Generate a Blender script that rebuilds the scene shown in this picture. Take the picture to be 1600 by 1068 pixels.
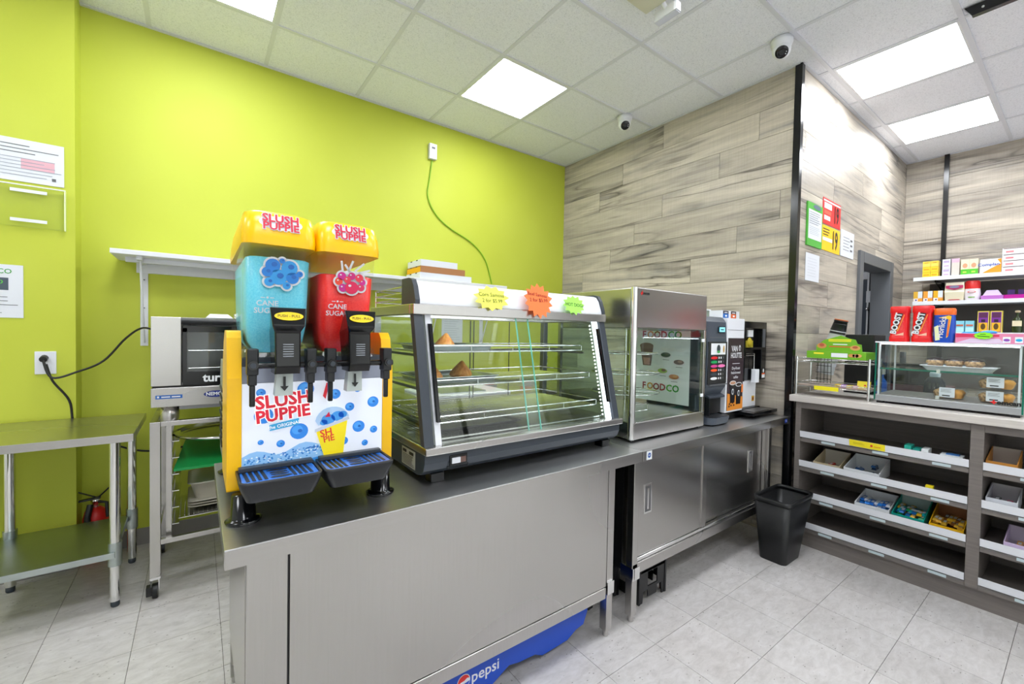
import bpy, math, random
from mathutils import Vector, Matrix
random.seed(7)
for o in list(bpy.data.objects): bpy.data.objects.remove(o)
COL = bpy.context.scene.collection
SC = bpy.context.scene
PI = math.pi
# ---------------------------------------------------------------- camera
CZ = 1.345
yaw, pitch, roll = 0.9375, -0.0228, 0.0192
cy, sy, cp, sp = math.cos(yaw), math.sin(yaw), math.cos(pitch), math.sin(pitch)
fw = Vector((cy*cp, sy*cp, sp)); rt = Vector((sy, -cy, 0)); up = rt.cross(fw)
c_, s_ = math.cos(roll), math.sin(roll)
r2 = c_*rt + s_*up; u2 = -s_*rt + c_*up
cam = bpy.data.cameras.new('camera'); cam.lens = 667.99*36/1600; cam.sensor_width = 36; cam.clip_start = 0.02
co = bpy.data.objects.new('camera', cam); COL.objects.link(co)
co.matrix_world = Matrix(((r2.x, u2.x, -fw.x, 0), (r2.y, u2.y, -fw.y, 0), (r2.z, u2.z, -fw.z, CZ), (0, 0, 0, 1)))
SC.camera = co
# ---------------------------------------------------------------- world, exposure
w = bpy.data.worlds.new('world'); SC.world = w; w.use_nodes = True
w.node_tree.nodes['Background'].inputs[0].default_value = (1, 1, 1, 1)
w.node_tree.nodes['Background'].inputs[1].default_value = .9
SC.view_settings.view_transform = 'Standard'; SC.view_settings.look = 'None'
SC.view_settings.exposure = 1.05; SC.view_settings.gamma = 1; SC.view_settings.use_curve_mapping = False
LIGHT_POWER = 10.6
# ---------------------------------------------------------------- materials
def lin(h):
    h = h.lstrip('#'); v = [int(h[i:i+2], 16)/255 for i in (0, 2, 4)]
    return tuple((c/12.92 if c <= .04045 else ((c+.055)/1.055)**2.4) for c in v) + (1,)
class NT:
    def __init__(s, name):
        s.m = bpy.data.materials.new(name); s.m.use_nodes = True; s.t = s.m.node_tree; s.n = s.t.nodes
        s.b = s.n['Principled BSDF']; s.out = s.n['Material Output']
    def add(s, typ, **kw):
        n = s.n.new(typ)
        for k, v in kw.items():
            if k.startswith('i_'):
                n.inputs[int(k[2:])].default_value = v
            else: setattr(n, k, v)
        return n
    def l(s, a, ao, b, bi): s.t.links.new(a.outputs[ao], b.inputs[bi])
    def noise(s, scale=5, detail=3, rough=.5, vec=None, sc=(1, 1, 1), dist=0):
        n = s.add('ShaderNodeTexNoise'); n.inputs['Scale'].default_value = scale
        n.inputs['Detail'].default_value = detail; n.inputs['Roughness'].default_value = rough; n.inputs['Distortion'].default_value = dist
        if vec is None:
            g = s.add('ShaderNodeTexCoord'); mp = s.add('ShaderNodeMapping'); mp.inputs['Scale'].default_value = sc
            s.l(g, 'Object', mp, 0); s.l(mp, 0, n, 0)
        else: s.t.links.new(vec, n.inputs[0])
        return n
    def ramp(s, stops):
        r = s.add('ShaderNodeValToRGB'); e = r.color_ramp.elements
        while len(e) < len(stops): e.new(.5)
        for i, (p, c) in enumerate(stops): e[i].position = p; e[i].color = c if len(c) == 4 else (*c, 1)
        return r
_C = {}
def col(h, rough=.5, metal=0., emit=0., spec=None, name=None):
    k = (h, rough, metal, emit)
    if k in _C: return _C[k]
    m = NT(name or 'plain_' + h.strip('#')); b = m.b
    b.inputs['Base Color'].default_value = lin(h); b.inputs['Roughness'].default_value = rough; b.inputs['Metallic'].default_value = metal
    if emit: b.inputs['Emission Color'].default_value = lin(h); b.inputs['Emission Strength'].default_value = emit
    _C[k] = m.m; return m.m
def steel(name, base=(.52, .505, .49), rough=.25, sc=(60, 60, 1.5), var=.045, aniso=0):
    m = NT(name); b = m.b; b.inputs['Metallic'].default_value = 1
    n = m.noise(3, 4, .6, sc=sc); n2 = m.noise(.9, 0, .5)
    r = m.ramp([(.1, tuple(c*(1-var) for c in base)), (.9, tuple(min(1, c*(1+var)) for c in base))])
    m.l(n, 0, r, 0); m.l(r, 0, b, 'Base Color')
    ma = m.add('ShaderNodeMapRange'); ma.inputs['From Min'].default_value = 0; ma.inputs['From Max'].default_value = 1
    ma.inputs['To Min'].default_value = rough*.75; ma.inputs['To Max'].default_value = rough*1.35
    m.l(n2, 0, ma, 0); m.l(ma, 0, b, 'Roughness')
    return m.m
def glass(name, tint=(.97, .99, .98), refl=.75, rough=.0, base_t=.99):
    m = NT(name); t = m.add('ShaderNodeBsdfTransparent'); g = m.add('ShaderNodeBsdfGlossy'); mx = m.add('ShaderNodeMixShader')
    t.inputs[0].default_value = (*[c*base_t for c in tint], 1); g.inputs['Color'].default_value = (1, 1, 1, 1); g.inputs['Roughness'].default_value = rough
    f = m.add('ShaderNodeFresnel'); gg = m.add('ShaderNodeNewGeometry'); io = m.add('ShaderNodeMapRange')   # thin sheet: same reflection on both sides
    io.inputs['To Min'].default_value = 1.45; io.inputs['To Max'].default_value = 1/1.45; m.l(gg, 'Backfacing', io, 0); m.l(io, 0, f, 0)
    ml = m.add('ShaderNodeMath', operation='MULTIPLY'); ml.inputs[1].default_value = refl
    m.l(f, 0, ml, 0); m.l(ml, 0, mx, 0); m.l(t, 0, mx, 1); m.l(g, 0, mx, 2); m.l(mx, 0, m.out, 0)
    return m.m
def make_green():
    m = NT('green_wall_paint'); b = m.b
    n = m.noise(1.3, 2); r = m.ramp([(.3, lin('#b8c13c')), (.7, lin('#bfc848'))]); m.l(n, 0, r, 0); m.l(r, 0, b, 'Base Color')
    b.inputs['Roughness'].default_value = .6; b.inputs['Specular IOR Level'].default_value = .35
    n2 = m.noise(220, 2); bp = m.add('ShaderNodeBump'); bp.inputs['Strength'].default_value = .08; bp.inputs['Distance'].default_value = .002
    m.l(n2, 0, bp, 'Height'); m.l(bp, 0, b, 'Normal'); return m.m
def make_plank(name, light, mid, dark, rough):
    m = NT(name); b = m.b
    g = m.add('ShaderNodeNewGeometry'); oi = m.add('ShaderNodeObjectInfo')
    mul = m.add('ShaderNodeMath', operation='MULTIPLY'); mul.inputs[1].default_value = 37.
    m.l(oi, 'Random', mul, 0)
    cx = m.add('ShaderNodeCombineXYZ'); m.l(mul, 0, cx, 0); m.l(mul, 0, cx, 1); m.l(mul, 0, cx, 2)
    ad = m.add('ShaderNodeVectorMath', operation='ADD'); m.l(g, 'Position', ad, 0); m.l(cx, 0, ad, 1)
    def mp(sc):
        q = m.add('ShaderNodeMapping'); q.inputs['Scale'].default_value = sc; m.l(ad, 0, q, 0); return q.outputs[0]
    a = m.noise(1., 4, .6, vec=mp((.9, .9, 9)), dist=.8)         # broad tone along the board
    fine = m.noise(1., 5, .65, vec=mp((4, 4, 95)), dist=.3)          # grain lines
    crack = m.noise(1., 3, .55, vec=mp((.55, .55, 7)), dist=1.1)      # dark streaks
    cross = m.noise(1., 2, .5, vec=mp((130, 130, 5)))                 # saw marks
    r = m.ramp([(.25, lin(dark)), (.45, lin(mid)), (.68, lin(light))]); m.l(a, 0, r, 0)
    tone = m.add('ShaderNodeHueSaturation'); m.l(r, 0, tone, 'Color')
    mr = m.add('ShaderNodeMapRange'); mr.inputs['To Min'].default_value = .82; mr.inputs['To Max'].default_value = 1.14
    m.l(oi, 'Random', mr, 0); m.l(mr, 0, tone, 'Value')
    fr = m.ramp([(.3, (.84, .82, .80)), (.6, (1, 1, 1))]); m.l(fine, 0, fr, 0)
    mx = m.add('ShaderNodeMix', data_type='RGBA', blend_type='MULTIPLY'); mx.inputs[0].default_value = .8
    m.l(tone, 0, mx, 6); m.l(fr, 0, mx, 7)
    cr = m.ramp([(.44, (1, 1, 1)), (.485, (.55, .54, .55)), (.497, (.33, .32, .33)), (.503, (.31, .31, .32)), (.515, (.58, .58, .59)), (.57, (1, 1, 1))]); m.l(crack, 0, cr, 0)
    mask = m.noise(1., 2, .5, vec=mp((1.3, 1.3, 3))); mkr = m.ramp([(.46, (0, 0, 0)), (.66, (1, 1, 1))]); m.l(mask, 0, mkr, 0)
    mx2 = m.add('ShaderNodeMix', data_type='RGBA', blend_type='MULTIPLY'); m.l(mkr, 0, mx2, 0); m.l(mx, 2, mx2, 6); m.l(cr, 0, mx2, 7)
    sr = m.ramp([(.35, (.9, .9, .9)), (.6, (1, 1, 1))]); m.l(cross, 0, sr, 0)
    mx3 = m.add('ShaderNodeMix', data_type='RGBA', blend_type='MULTIPLY'); mx3.inputs[0].default_value = .6; m.l(mx2, 2, mx3, 6); m.l(sr, 0, mx3, 7)
    m.l(mx3, 2, b, 'Base Color'); b.inputs['Roughness'].default_value = rough; b.inputs['Specular IOR Level'].default_value = .22
    bp = m.add('ShaderNodeBump'); bp.inputs['Strength'].default_value = .15; bp.inputs['Distance'].default_value = .001
    m.l(fine, 0, bp, 'Height'); m.l(bp, 0, b, 'Normal')
    return m.m
def make_lam(name, a, b_):
    m = NT(name); n = m.noise(1, 5, .6, sc=(14, 3, 90)); r = m.ramp([(.35, lin(b_)), (.65, lin(a))]); m.l(n, 0, r, 0); m.l(r, 0, m.b, 'Base Color'); m.b.inputs['Roughness'].default_value = .42
    return m.m
def make_floor():
    m = NT('vinyl_floor_tile'); b = m.b
    g = m.add('ShaderNodeNewGeometry'); oi = m.add('ShaderNodeObjectInfo')
    def mp(sc):
        q = m.add('ShaderNodeMapping'); q.inputs['Scale'].default_value = sc; m.l(g, 'Position', q, 0); return q.outputs[0]
    a = m.noise(14, 5, .7, vec=mp((1, 2.2, 1)), dist=.5); r = m.ramp([(.3, lin('#b0acaa')), (.5, lin('#bfbbb9')), (.7, lin('#cac7c6'))]); m.l(a, 0, r, 0)
    hs = m.add('ShaderNodeHueSaturation'); m.l(r, 0, hs, 'Color'); mr = m.add('ShaderNodeMapRange'); mr.inputs['To Min'].default_value = .95; mr.inputs['To Max'].default_value = 1.03
    m.l(oi, 'Random', mr, 0); m.l(mr, 0, hs, 'Value')
    v = m.add('ShaderNodeTexVoronoi'); v.inputs['Scale'].default_value = 34; q = mp((1, 1.8, 1)); m.t.links.new(q, v.inputs[0])
    vr = m.ramp([(.09, (.36, .34, .32)), (.16, (1, 1, 1))]); m.l(v, 'Distance', vr, 0)
    kk = m.noise(7, 1, .5, vec=mp((1, 1, 1))); kr = m.ramp([(.46, (0, 0, 0)), (.54, (1, 1, 1))]); m.l(kk, 0, kr, 0)
    mx = m.add('ShaderNodeMix', data_type='RGBA', blend_type='MULTIPLY'); m.l(kr, 0, mx, 0); m.l(hs, 0, mx, 6); m.l(vr, 0, mx, 7)
    d = m.noise(1.6, 5, .65, vec=mp((1, 1, 1))); dr = m.ramp([(.3, (.84, .82, .80)), (.55, (1, 1, 1))]); m.l(d, 0, dr, 0)
    mx2 = m.add('ShaderNodeMix', data_type='RGBA', blend_type='MULTIPLY'); mx2.inputs[0].default_value = .7; m.l(mx, 2, mx2, 6); m.l(dr, 0, mx2, 7)
    m.l(mx2, 2, b, 'Base Color'); b.inputs['Roughness'].default_value = .38
    return m.m
def make_ceil():
    m = NT('ceiling_tile_mineral_fibre'); b = m.b
    g = m.add('ShaderNodeNewGeometry'); n = m.add('ShaderNodeTexNoise'); n.inputs['Scale'].default_value = 160; n.inputs['Detail'].default_value = 3
    m.l(g, 'Position', n, 0); r = m.ramp([(.30, lin('#cfd2da')), (.42, lin('#e6e8f0')), (.7, lin('#eff1f8'))]); m.l(n, 0, r, 0); m.l(r, 0, b, 'Base Color')
    b.inputs['Roughness'].default_value = .95
    bp = m.add('ShaderNodeBump'); bp.inputs['Strength'].default_value = .3; bp.inputs['Distance'].default_value = .002; m.l(n, 0, bp, 'Height'); m.l(bp, 0, b, 'Normal')
    return m.m
def make_slush(name, h, h2):
    m = NT(name); b = m.b; n = m.noise(260, 2); r = m.ramp([(.35, lin(h)), (.68, lin(h2))]); m.l(n, 0, r, 0); m.l(r, 0, b, 'Base Color')
    b.inputs['Roughness'].default_value = .35; b.inputs['Subsurface Weight'].default_value = .15; b.inputs['Subsurface Radius'].default_value = (.02, .02, .02)
    return m.m
M = dict(
    green=make_green(), woodA=make_plank('weathered_oak_plank', '#cec5b5', '#b4ab9e', '#898785', .40),
    floor=make_floor(), ceil=make_ceil(), grid=col('#d6d8e0', .5), steel=steel('brushed_steel'), steelh=steel('brushed_steel_horizontal', sc=(1.5, 60, 60)),
    stop=steel('steel_worktop', (.56, .56, .56), .36, (1.5, 40, 40), .06), chrome=steel('chrome_wire', (.8, .8, .8), .12, (5, 5, 5), .02),
    galv=steel('galvanised_shelf', (.45, .50, .50), .33, (2, 2, 2), .1), dsteel=steel('dark_steel', (.25, .25, .26), .35),
    glass=glass('clear_glass'), gglass=glass('green_tinted_glass', (.93, .98, .95), .65, 0, .985), gedge=col('#0c6a55', .15), gedge2=col('#6fbfae', .15),
    acry=glass('clear_plastic', (.98, .99, .995), .45, .05, .985), black=col('#0c0d0f', .4), blackg=col('#060709', .16), dark=col('#1a1c20', .4),
    white=col('#dcdee3', .45), whiteg=col('#e2e4ea', .22), yellow=col('#ffc400', .28), charcoal=col('#343b44', .38), greyb=col('#434b56', .35),
    paper=col('#d8dbe2', .6), trim=col('#5d6064', .45), red=col('#d8201f', .35), drawal=make_lam('grey_woodgrain_laminate', '#77706b', '#6c6561'),
    top=make_lam('pale_woodgrain_worktop', '#cfc8c2', '#c2bbb5'), caulk=col('#8d8a86', .8), joint=col('#5a554f', .8), cjoint=col('#8f8f8f', .9),
    green2=col('#12944a', .4), label=col('#e4e7ea', .5), kraft=col('#a87348', .7), samosa=None)
# ---------------------------------------------------------------- mesh builder
class MB:
    def __init__(s): s.v = []; s.f = []; s.mi = []; s.ms = []; s.sm = []
    def m(s, mat):
        if mat not in s.ms: s.ms.append(mat)
        return s.ms.index(mat)
    def add(s, vs, fs, mat, smooth=False):
        o = len(s.v); s.v += [tuple(v) for v in vs]; i = s.m(mat)
        for f in fs: s.f.append([o+k for k in f]); s.mi.append(i); s.sm.append(smooth)
        return s
    def box(s, x0, x1, y0, y1, z0, z1, mat):
        v = [(x, y, z) for z in (z0, z1) for y in (y0, y1) for x in (x0, x1)]
        return s.add(v, [(0, 2, 3, 1), (4, 5, 7, 6), (0, 1, 5, 4), (2, 6, 7, 3), (0, 4, 6, 2), (1, 3, 7, 5)], mat)
    def hexa(s, bot, topp, mat):          # two 4-point rings
        return s.loft([bot, topp], mat)
    def loft(s, rings, mat, smooth=False, cap=True):
        n = len(rings[0]); v = [p for r in rings for p in r]; f = []
        for k in range(len(rings)-1):
            for i in range(n): f.append((k*n+i, k*n+(i+1) % n, (k+1)*n+(i+1) % n, (k+1)*n+i))
        s.add(v, f, mat, smooth)
        if cap: s.add(rings[0], [tuple(range(n))[::-1]], mat); s.add(rings[-1], [tuple(range(n))], mat)
        return s
    def prism(s, pts, axis, a, b, mat, smooth=False):
        def P(p, t): return {'x': (t, p[0], p[1]), 'y': (p[0], t, p[1]), 'z': (p[0], p[1], t)}[axis]
        return s.loft([[P(p, a) for p in pts], [P(p, b) for p in pts]], mat, smooth)
    def tube(s, pts, r, mat, n=6, cap=True):
        pts = [Vector(p) for p in pts]; rings = []
        for i, p in enumerate(pts):
            d = (pts[min(i+1, len(pts)-1)]-pts[max(i-1, 0)]).normalized()
            a = d.orthogonal().normalized() if i == 0 else (a-d*a.dot(d)).normalized()
            b = d.cross(a); rr = r[i] if isinstance(r, (list, tuple)) else r
            rings.append([p+rr*(math.cos(2*PI*k/n)*a+math.sin(2*PI*k/n)*b) for k in range(n)])
        return s.loft(rings, mat, n > 4, cap)
    def lathe(s, c, prof, mat, n=20, smooth=True):   # prof (r,z) list
        return s.loft([[(c[0]+r*math.cos(2*PI*k/n), c[1]+r*math.sin(2*PI*k/n), c[2]+z) for k in range(n)] for r, z in prof], mat, smooth)
    def ball(s, c, r, mat, sx=1, sy=1, sz=1, n=12, m=7):
        return s.loft([[(c[0]+r*sx*math.sin(PI*j/m)*math.cos(2*PI*k/n), c[1]+r*sy*math.sin(PI*j/m)*math.sin(2*PI*k/n), c[2]-r*sz*math.cos(PI*j/m)) for k in range(n)]
                       for j in [.05]+list(range(1, m))+[m-.05]], mat, True)
def rrect(x0, x1, y0, y1, r, n=4):
    out = []
    for cx, cyy, a0 in ((x1-r, y1-r, 0), (x0+r, y1-r, 90), (x0+r, y0+r, 180), (x1-r, y0+r, 270)):
        for k in range(n+1):
            a = math.radians(a0+90*k/n); out.append((cx+r*math.cos(a), cyy+r*math.sin(a)))
    return out
_T = {}
def text_faces(t, bold=0.):
    k = (t, bold)
    if k not in _T:
        cu = bpy.data.curves.new('t', 'FONT'); cu.body = t; cu.resolution_u = 2; cu.offset = bold; cu.align_x = 'CENTER'; cu.align_y = 'CENTER'
        ob = bpy.data.objects.new('t', cu); me = bpy.data.meshes.new_from_object(ob)
        _T[k] = ([(v.co.x, v.co.y) for v in me.vertices], [tuple(p.vertices) for p in me.polygons])
        bpy.data.objects.remove(ob); bpy.data.curves.remove(cu); bpy.data.meshes.remove(me)
    return _T[k]
class Pl:                                   # flat print laid on a real face
    def __init__(s, mb, o, r, u, h=.0006):
        s.mb = mb; s.o = Vector(o); s.r = Vector(r).normalized(); s.u = Vector(u).normalized(); s.n = s.r.cross(s.u); s.h = h; s.k = 1
    def p(s, a, b, l): return s.o+s.r*a+s.u*b+s.n*(s.h*l)
    def poly(s, pts, mat, l=None):
        if l is None: l = s.k; s.k += 1
        s.mb.add([s.p(a, b, l) for a, b in pts], [tuple(range(len(pts)))], mat); return s
    def rect(s, a0, a1, b0, b1, mat, l=None): return s.poly([(a0, b0), (a1, b0), (a1, b1), (a0, b1)], mat, l)
    def disk(s, a, b, ra, rb, mat, l=None, n=16, rot=0):
        return s.poly([(a+ra*math.cos(t)*math.cos(rot)-rb*math.sin(t)*math.sin(rot), b+ra*math.cos(t)*math.sin(rot)+rb*math.sin(t)*math.cos(rot)) for t in [2*PI*k/n for k in range(n)]], mat, l)
    def text(s, t, a, b, size, mat, l=None, bold=0., rot=0, wx=1.):
        if l is None: l = s.k; s.k += 1
        vs, fs = text_faces(t, bold); c, sn = math.cos(rot), math.sin(rot)
        s.mb.add([s.p(a+size*(x*wx*c-y*sn), b+size*(x*wx*sn+y*c), l) for x, y in vs], fs, mat); return s
    def lines(s, a0, a1, b0, b1, n, th, mat, jag=.3):
        l = s.k; s.k += 1; rnd = random.Random(n*7+int(a0*1000))
        for i in range(n):
            b = b1-(b1-b0)*(i+.5)/n; e = a1-(a1-a0)*jag*rnd.random()
            s.rect(a0, e, b-th/2, b+th/2, mat, l)
        return s
# ---------------------------------------------------------------- object helpers
ORG = {}
def obj(name, mb, parent=None, at=None, bevel=0, seg=2, solid=0, weld=False):
    me = bpy.data.meshes.new(name); off = Vector((0, 0, 0))
    if at is not None: off = Vector(at)
    elif parent is not None: off = ORG.get(parent.name, off)
    me.from_pydata([tuple(Vector(v)-off) for v in mb.v], [], mb.f)
    for mt in mb.ms: me.materials.append(mt)
    for p, i, sm in zip(me.polygons, mb.mi, mb.sm): p.material_index = i; p.use_smooth = sm
    o = bpy.data.objects.new(name, me); COL.objects.link(o)
    if parent is not None: o.parent = parent; ORG[o.name] = off
    elif at is not None: o.location = at; ORG[o.name] = off
    if bevel:
        b = o.modifiers.new('bevel', 'BEVEL'); b.width = bevel; b.segments = seg; b.limit_method = 'ANGLE'; b.angle_limit = .6
        b.harden_normals = False
    return o
def thing(name, label, cat, loc=(0, 0, 0), group=None):
    o = bpy.data.objects.new(name, None); COL.objects.link(o); o.location = loc; o.empty_display_size = .05
    ORG[o.name] = Vector(loc); o['label'] = label; o['category'] = cat
    if group: o['group'] = group
    return o
def tag(o, label, cat, group=None):
    o['label'] = label; o['category'] = cat
    if group: o['group'] = group
    return o
def struct(name, mb, parent=None, **k):
    o = obj(name, mb, parent, **k)
    if parent is None: o['kind'] = 'structure'
    return o
def bx(name, b, mat, parent=None, **k): return obj(name, MB().box(*b, mat), parent, **k)
def dup(root, loc=None, label=None):
    def cp(o, par):
        c = o.copy(); COL.objects.link(c); c.parent = par
        for ch in list(o.children): cp(ch, c)
        return c
    r = cp(root, None)
    if loc is not None: r.location = loc
    if label: r['label'] = label
    return r
# ================================================================ ROOM SHELL
XA, YB, XC, YG, H, XL, YF = 3.18, 1.19, 5.84, 3.43, 3.137, -2.75, -3.35
PX, PY = -.539, 3.288
struct('wall_back', MB().box(PX-.001, XA+.1, YG, YG+.1, 0, H+.05, M['green']))
mb = MB().box(XL, PX, PY, YG+.1, 0, H+.05, M['green']); struct('wall_pillar', mb)
struct('wall_left', MB().box(XL-.1, XL, YF-.1, YG+.1, 0, H+.05, col('#d9dadb', .6)))
wf = MB()                                   # shop front with two wide windows, added to flatten the light, and a glass door gap, behind the camera
for q in ((XL, XC+.1, 0, .45), (XL, XC+.1, 2.75, H+.05), (XL, -2.2, .45, 2.75), (1.3, 1.7, .45, 2.75), (5.3, XC+.1, .45, 2.75)): wf.box(q[0], q[1], YF-.1, YF, q[2], q[3], col('#d9dadb', .6))
struct('wall_front', wf)
for n_, (a_, b_) in enumerate(((-2.2, 1.3), (1.7, 5.3))):
    wn = struct('window_%d' % (n_+1), MB().box(a_, b_, YF-.06, YF-.05, .45, 2.75, M['glass']))  # unseen panes, added so daylight fills the room from behind
    fr_ = MB()
    for q in ((a_, b_, .45, .50), (a_, b_, 2.70, 2.75), (a_, a_+.05, .5, 2.7), (b_-.05, b_, .5, 2.7), ((a_+b_)/2-.03, (a_+b_)/2+.03, .5, 2.7)): fr_.box(q[0], q[1], YF-.08, YF-.02, q[2], q[3], M['trim'])
    obj('window_frame', fr_, wn)
FL = MB().box(XL-.1, XC+.1, YF-.1, YG+.1, -.06, -.004, M['joint'])
floor = struct('floor', FL)
CE = MB().box(XL-.1, XC+.1, YF-.1, YG+.1, H+.02, H+.08, M['cjoint']); ceiling = struct('ceiling', CE)
# floor tiles, each a part
ts = .305; tm = MB().box(0, ts-.0018, 0, ts-.0018, -.004, 0, M['floor'])
def mesh_of(mb, name):
    me = bpy.data.meshes.new(name); me.from_pydata(mb.v, [], mb.f)
    for mt in mb.ms: me.materials.append(mt)
    for p, i in zip(me.polygons, mb.mi): p.material_index = i
    return me
tme = mesh_of(tm, 'floor_tile'); cnt = 0; rest = MB()
gx0, gy0 = -.525, .178
for i in range(-8, 21):
    for j in range(-12, 11):
        x, y = gx0+i*ts, gy0+j*ts
        if x+ts > XC+.01 or x < XL-.3: continue
        near = (-.85 < x < 3.2 and .1 < y < 3.5 and not (x < -.6 and y < 2) and len([1]) and (x > 1.0 or y > 1.2 or y > .1))
        vis = near and (x*0.592+y*0.806 > .25)
        if vis and cnt < 290 and y+ts < YG+.05:
            o = bpy.data.objects.new('floor_tile', tme); COL.objects.link(o); o.location = (x, y, 0); o.parent = floor; cnt += 1
        else: rest.box(x, x+ts-.0018, y, y+ts-.0018, -.004, 0, M['floor'])
o = obj('floor_tiles', rest, floor); o['kind'] = 'stuff'
# ceiling tiles and tees
cg = .61; cxs = [.369+cg*k for k in range(-6, 10)]; cys = [2.93+cg*k for k in range(-11, 2)]
LIGHTS = [(.369-cg, 2.93-cg), (.369+2*cg, 2.93-cg), (.369+5*cg, 2.93-4*cg), (.369+7*cg, 2.93-4*cg),
          (.369-4*cg, 2.93-cg), (.369-4*cg, 2.93-4*cg), (.369-cg, 2.93-4*cg), (.369+2*cg, 2.93-4*cg), (.369-cg, 2.93-7*cg), (.369+2*cg, 2.93-7*cg), (.369+5*cg, 2.93-7*cg), (.369+7*cg, 2.93-7*cg)]  # far-left pair is out of view, added to brighten the left side
islight = lambda x, y: any(abs(a-x) < .05 and abs(b-y) < .05 for a, b in LIGHTS)
for x in cxs:
    for y in cys:
        x0, x1, y0, y1 = max(x, XL), min(x+cg, XC), max(y, YF), min(y+cg, YG)
        if islight(x, y) or x1-x0 < .03 or y1-y0 < .03: continue
        if x0 >= XA-.05 and y0 >= YB-.02: continue
        if x0 >= XA-.4 and x1 > XA and y0 >= YB-.02: x1 = XA
        if x0 >= XA-.05 and y1 > YB: y1 = YB
        bx('ceiling_tile', (x0+.002, x1-.002, y0+.002, y1-.002, H+.004, H+.016), M['ceil'], ceiling)
for y in cys:
    x1 = XA if y > YB-.01 else XC
    if YF < y < YG: bx('main_runner', (XL, x1, y-.012, y+.012, H-.002, H+.018), M['grid'], ceiling)
for x in cxs:
    y1 = YB if x > XA-.01 else YG
    if XL < x < XC: bx('cross_tee', (x-.012, x+.012, YF, y1, H-.001, H+.018), M['grid'], ceiling)
struct('trim_1', MB().box(PX, XA, YG-.022, YG, H-.004, H+.002, M['grid']))
struct('trim_2', MB().box(XA-.02, XA, YB, YG, H-.004, H+.002, M['grid']))
struct('trim_3', MB().box(XA, XC, YB-.02, YB, H-.004, H+.002, M['grid']))
struct('trim_4', MB().box(XL, PX, PY-.022, PY, H-.004, H+.002, M['grid']))
struct('trim_5', MB().box(XC-.02, XC, YF, YB, H-.004, H+.002, M['grid']))
struct('baseboard_back', MB().box(PX, XA, YG-.008, YG, 0, .10, M['caulk']))
struct('baseboard_pillar', MB().box(XL, PX+.004, PY-.008, PY, 0, .10, M['caulk']))
# ceiling lights
em = NT('light_diffuser'); em.b.inputs['Base Color'].default_value = (1, 1, 1, 1)
em.b.inputs['Emission Color'].default_value = (.92, .955, 1, 1); em.b.inputs['Emission Strength'].default_value = LIGHT_POWER; em = em.m
LL = ['recessed square ceiling light above the left green wall, cut by the top edge', 'recessed square ceiling light above the display cases, the middle one',
      'bigger-looking recessed ceiling light nearest the black corner trim', 'farther recessed ceiling light close to the back shelving wall',
      'recessed ceiling light added out of view at left, near the green pillar wall', 'unseen recessed ceiling light added far left of the camera', 'recessed ceiling light overhead left of the camera', 'recessed ceiling light directly above the steel counter front', 'recessed ceiling light behind the camera at left',
      'recessed ceiling light behind the camera at centre', 'recessed ceiling light behind the camera at right', 'recessed ceiling light behind the camera by the far wall']
for (x, y), lb in zip(LIGHTS, LL):
    t = thing('ceiling_light', lb, 'light', (x+cg/2, y+cg/2, H), 'square ceiling light panels')
    f = MB(); a, b, c, d = x+.012, x+cg-.012, y+.012, y+cg-.012
    for q in ((a, b, c, c+.012), (a, b, d-.012, d), (a, a+.012, c+.012, d-.012), (b-.012, b, c+.012, d-.012)): f.box(*q, H-.001, H+.016, M['white'])
    obj('frame', f, t); bx('diffuser', (a+.012, b-.012, c+.012, d-.012, H+.002, H+.008), em, t)
# plank walls
def planks(parent, axis, a0, a1, fixed, thick, hole=None, joints=None, seed=1):
    rnd = random.Random(seed); ph = .1935; z1 = H; r = 0
    first = [.215]
    while z1 > .01:
        z0 = max(0, z1-(.212 if r == 0 else ph)); js = joints.get(r) if joints and r in joints else None
        if js is None:
            s = a0-rnd.random()*1.2; js = []
            while s < a1: js.append(s); s += 1.21
        cuts = sorted([a0]+[j for j in js if a0+.05 < j < a1-.05]+[a1])
        for p, q in zip(cuts[:-1], cuts[1:]):
            segs = [(p, q, z0, z1)]
            if hole and z0 < hole[2]:
                hz = hole[2]; segs = []
                if z1 > hz: segs.append((p, q, hz, z1))
                zt = min(z1, hz)
                if p < hole[0]: segs.append((p, min(q, hole[0]), z0, zt))
                if q > hole[1]: segs.append((max(p, hole[1]), q, z0, zt))
            for (p2, q2, za, zb) in segs:
                if q2-p2 < .02 or zb-za < .01: continue
                g = .0012; lo, hi = (fixed-thick, fixed)
                if axis == 'y': b = (lo, hi, p2+g, q2-g, za+g, zb-g)
                else: b = (p2+g, q2-g, lo, hi, za+g, zb-g)
                bx('plank', b, M['woodA'], parent)
        z1 = z0; r += 1
wr = struct('wall_right', MB().box(XA+.008, XA+.1, YB+.02, YG, 0, H+.05, M['joint']))
J = {0: [2.215], 1: [2.64, 1.44], 2: [2.92, 1.72], 3: [2.21, 3.41], 4: [2.495, 1.29], 5: [2.77, 1.575], 6: [1.935, 3.13], 7: [1.51, 2.71]}
planks(wr, 'y', YB+.01, YG, XA+.008, .008, joints=J, seed=3)
DX0, DX1, DZ = 4.52, 5.34, 2.0
wb = MB().box(XA+.02, DX0, YB+.008, YB+.12, 0, H+.05, M['joint']).box(DX1, XC+.1, YB+.008, YB+.12, 0, H+.05, M['joint']).box(DX0, DX1, YB+.008, YB+.12, DZ, H+.05, M['joint'])
wb = struct('wall_inner', wb); planks(wb, 'x', XA+.012, XC, YB+.008, .008, hole=(DX0, DX1, DZ), seed=11)
wc = struct('wall_far', MB().box(XC+.008, XC+.1, YF, YB+.1, 0, H+.05, M['joint'])); planks(wc, 'y', YF+2, YB, XC+.008, .008, seed=5)
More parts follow.
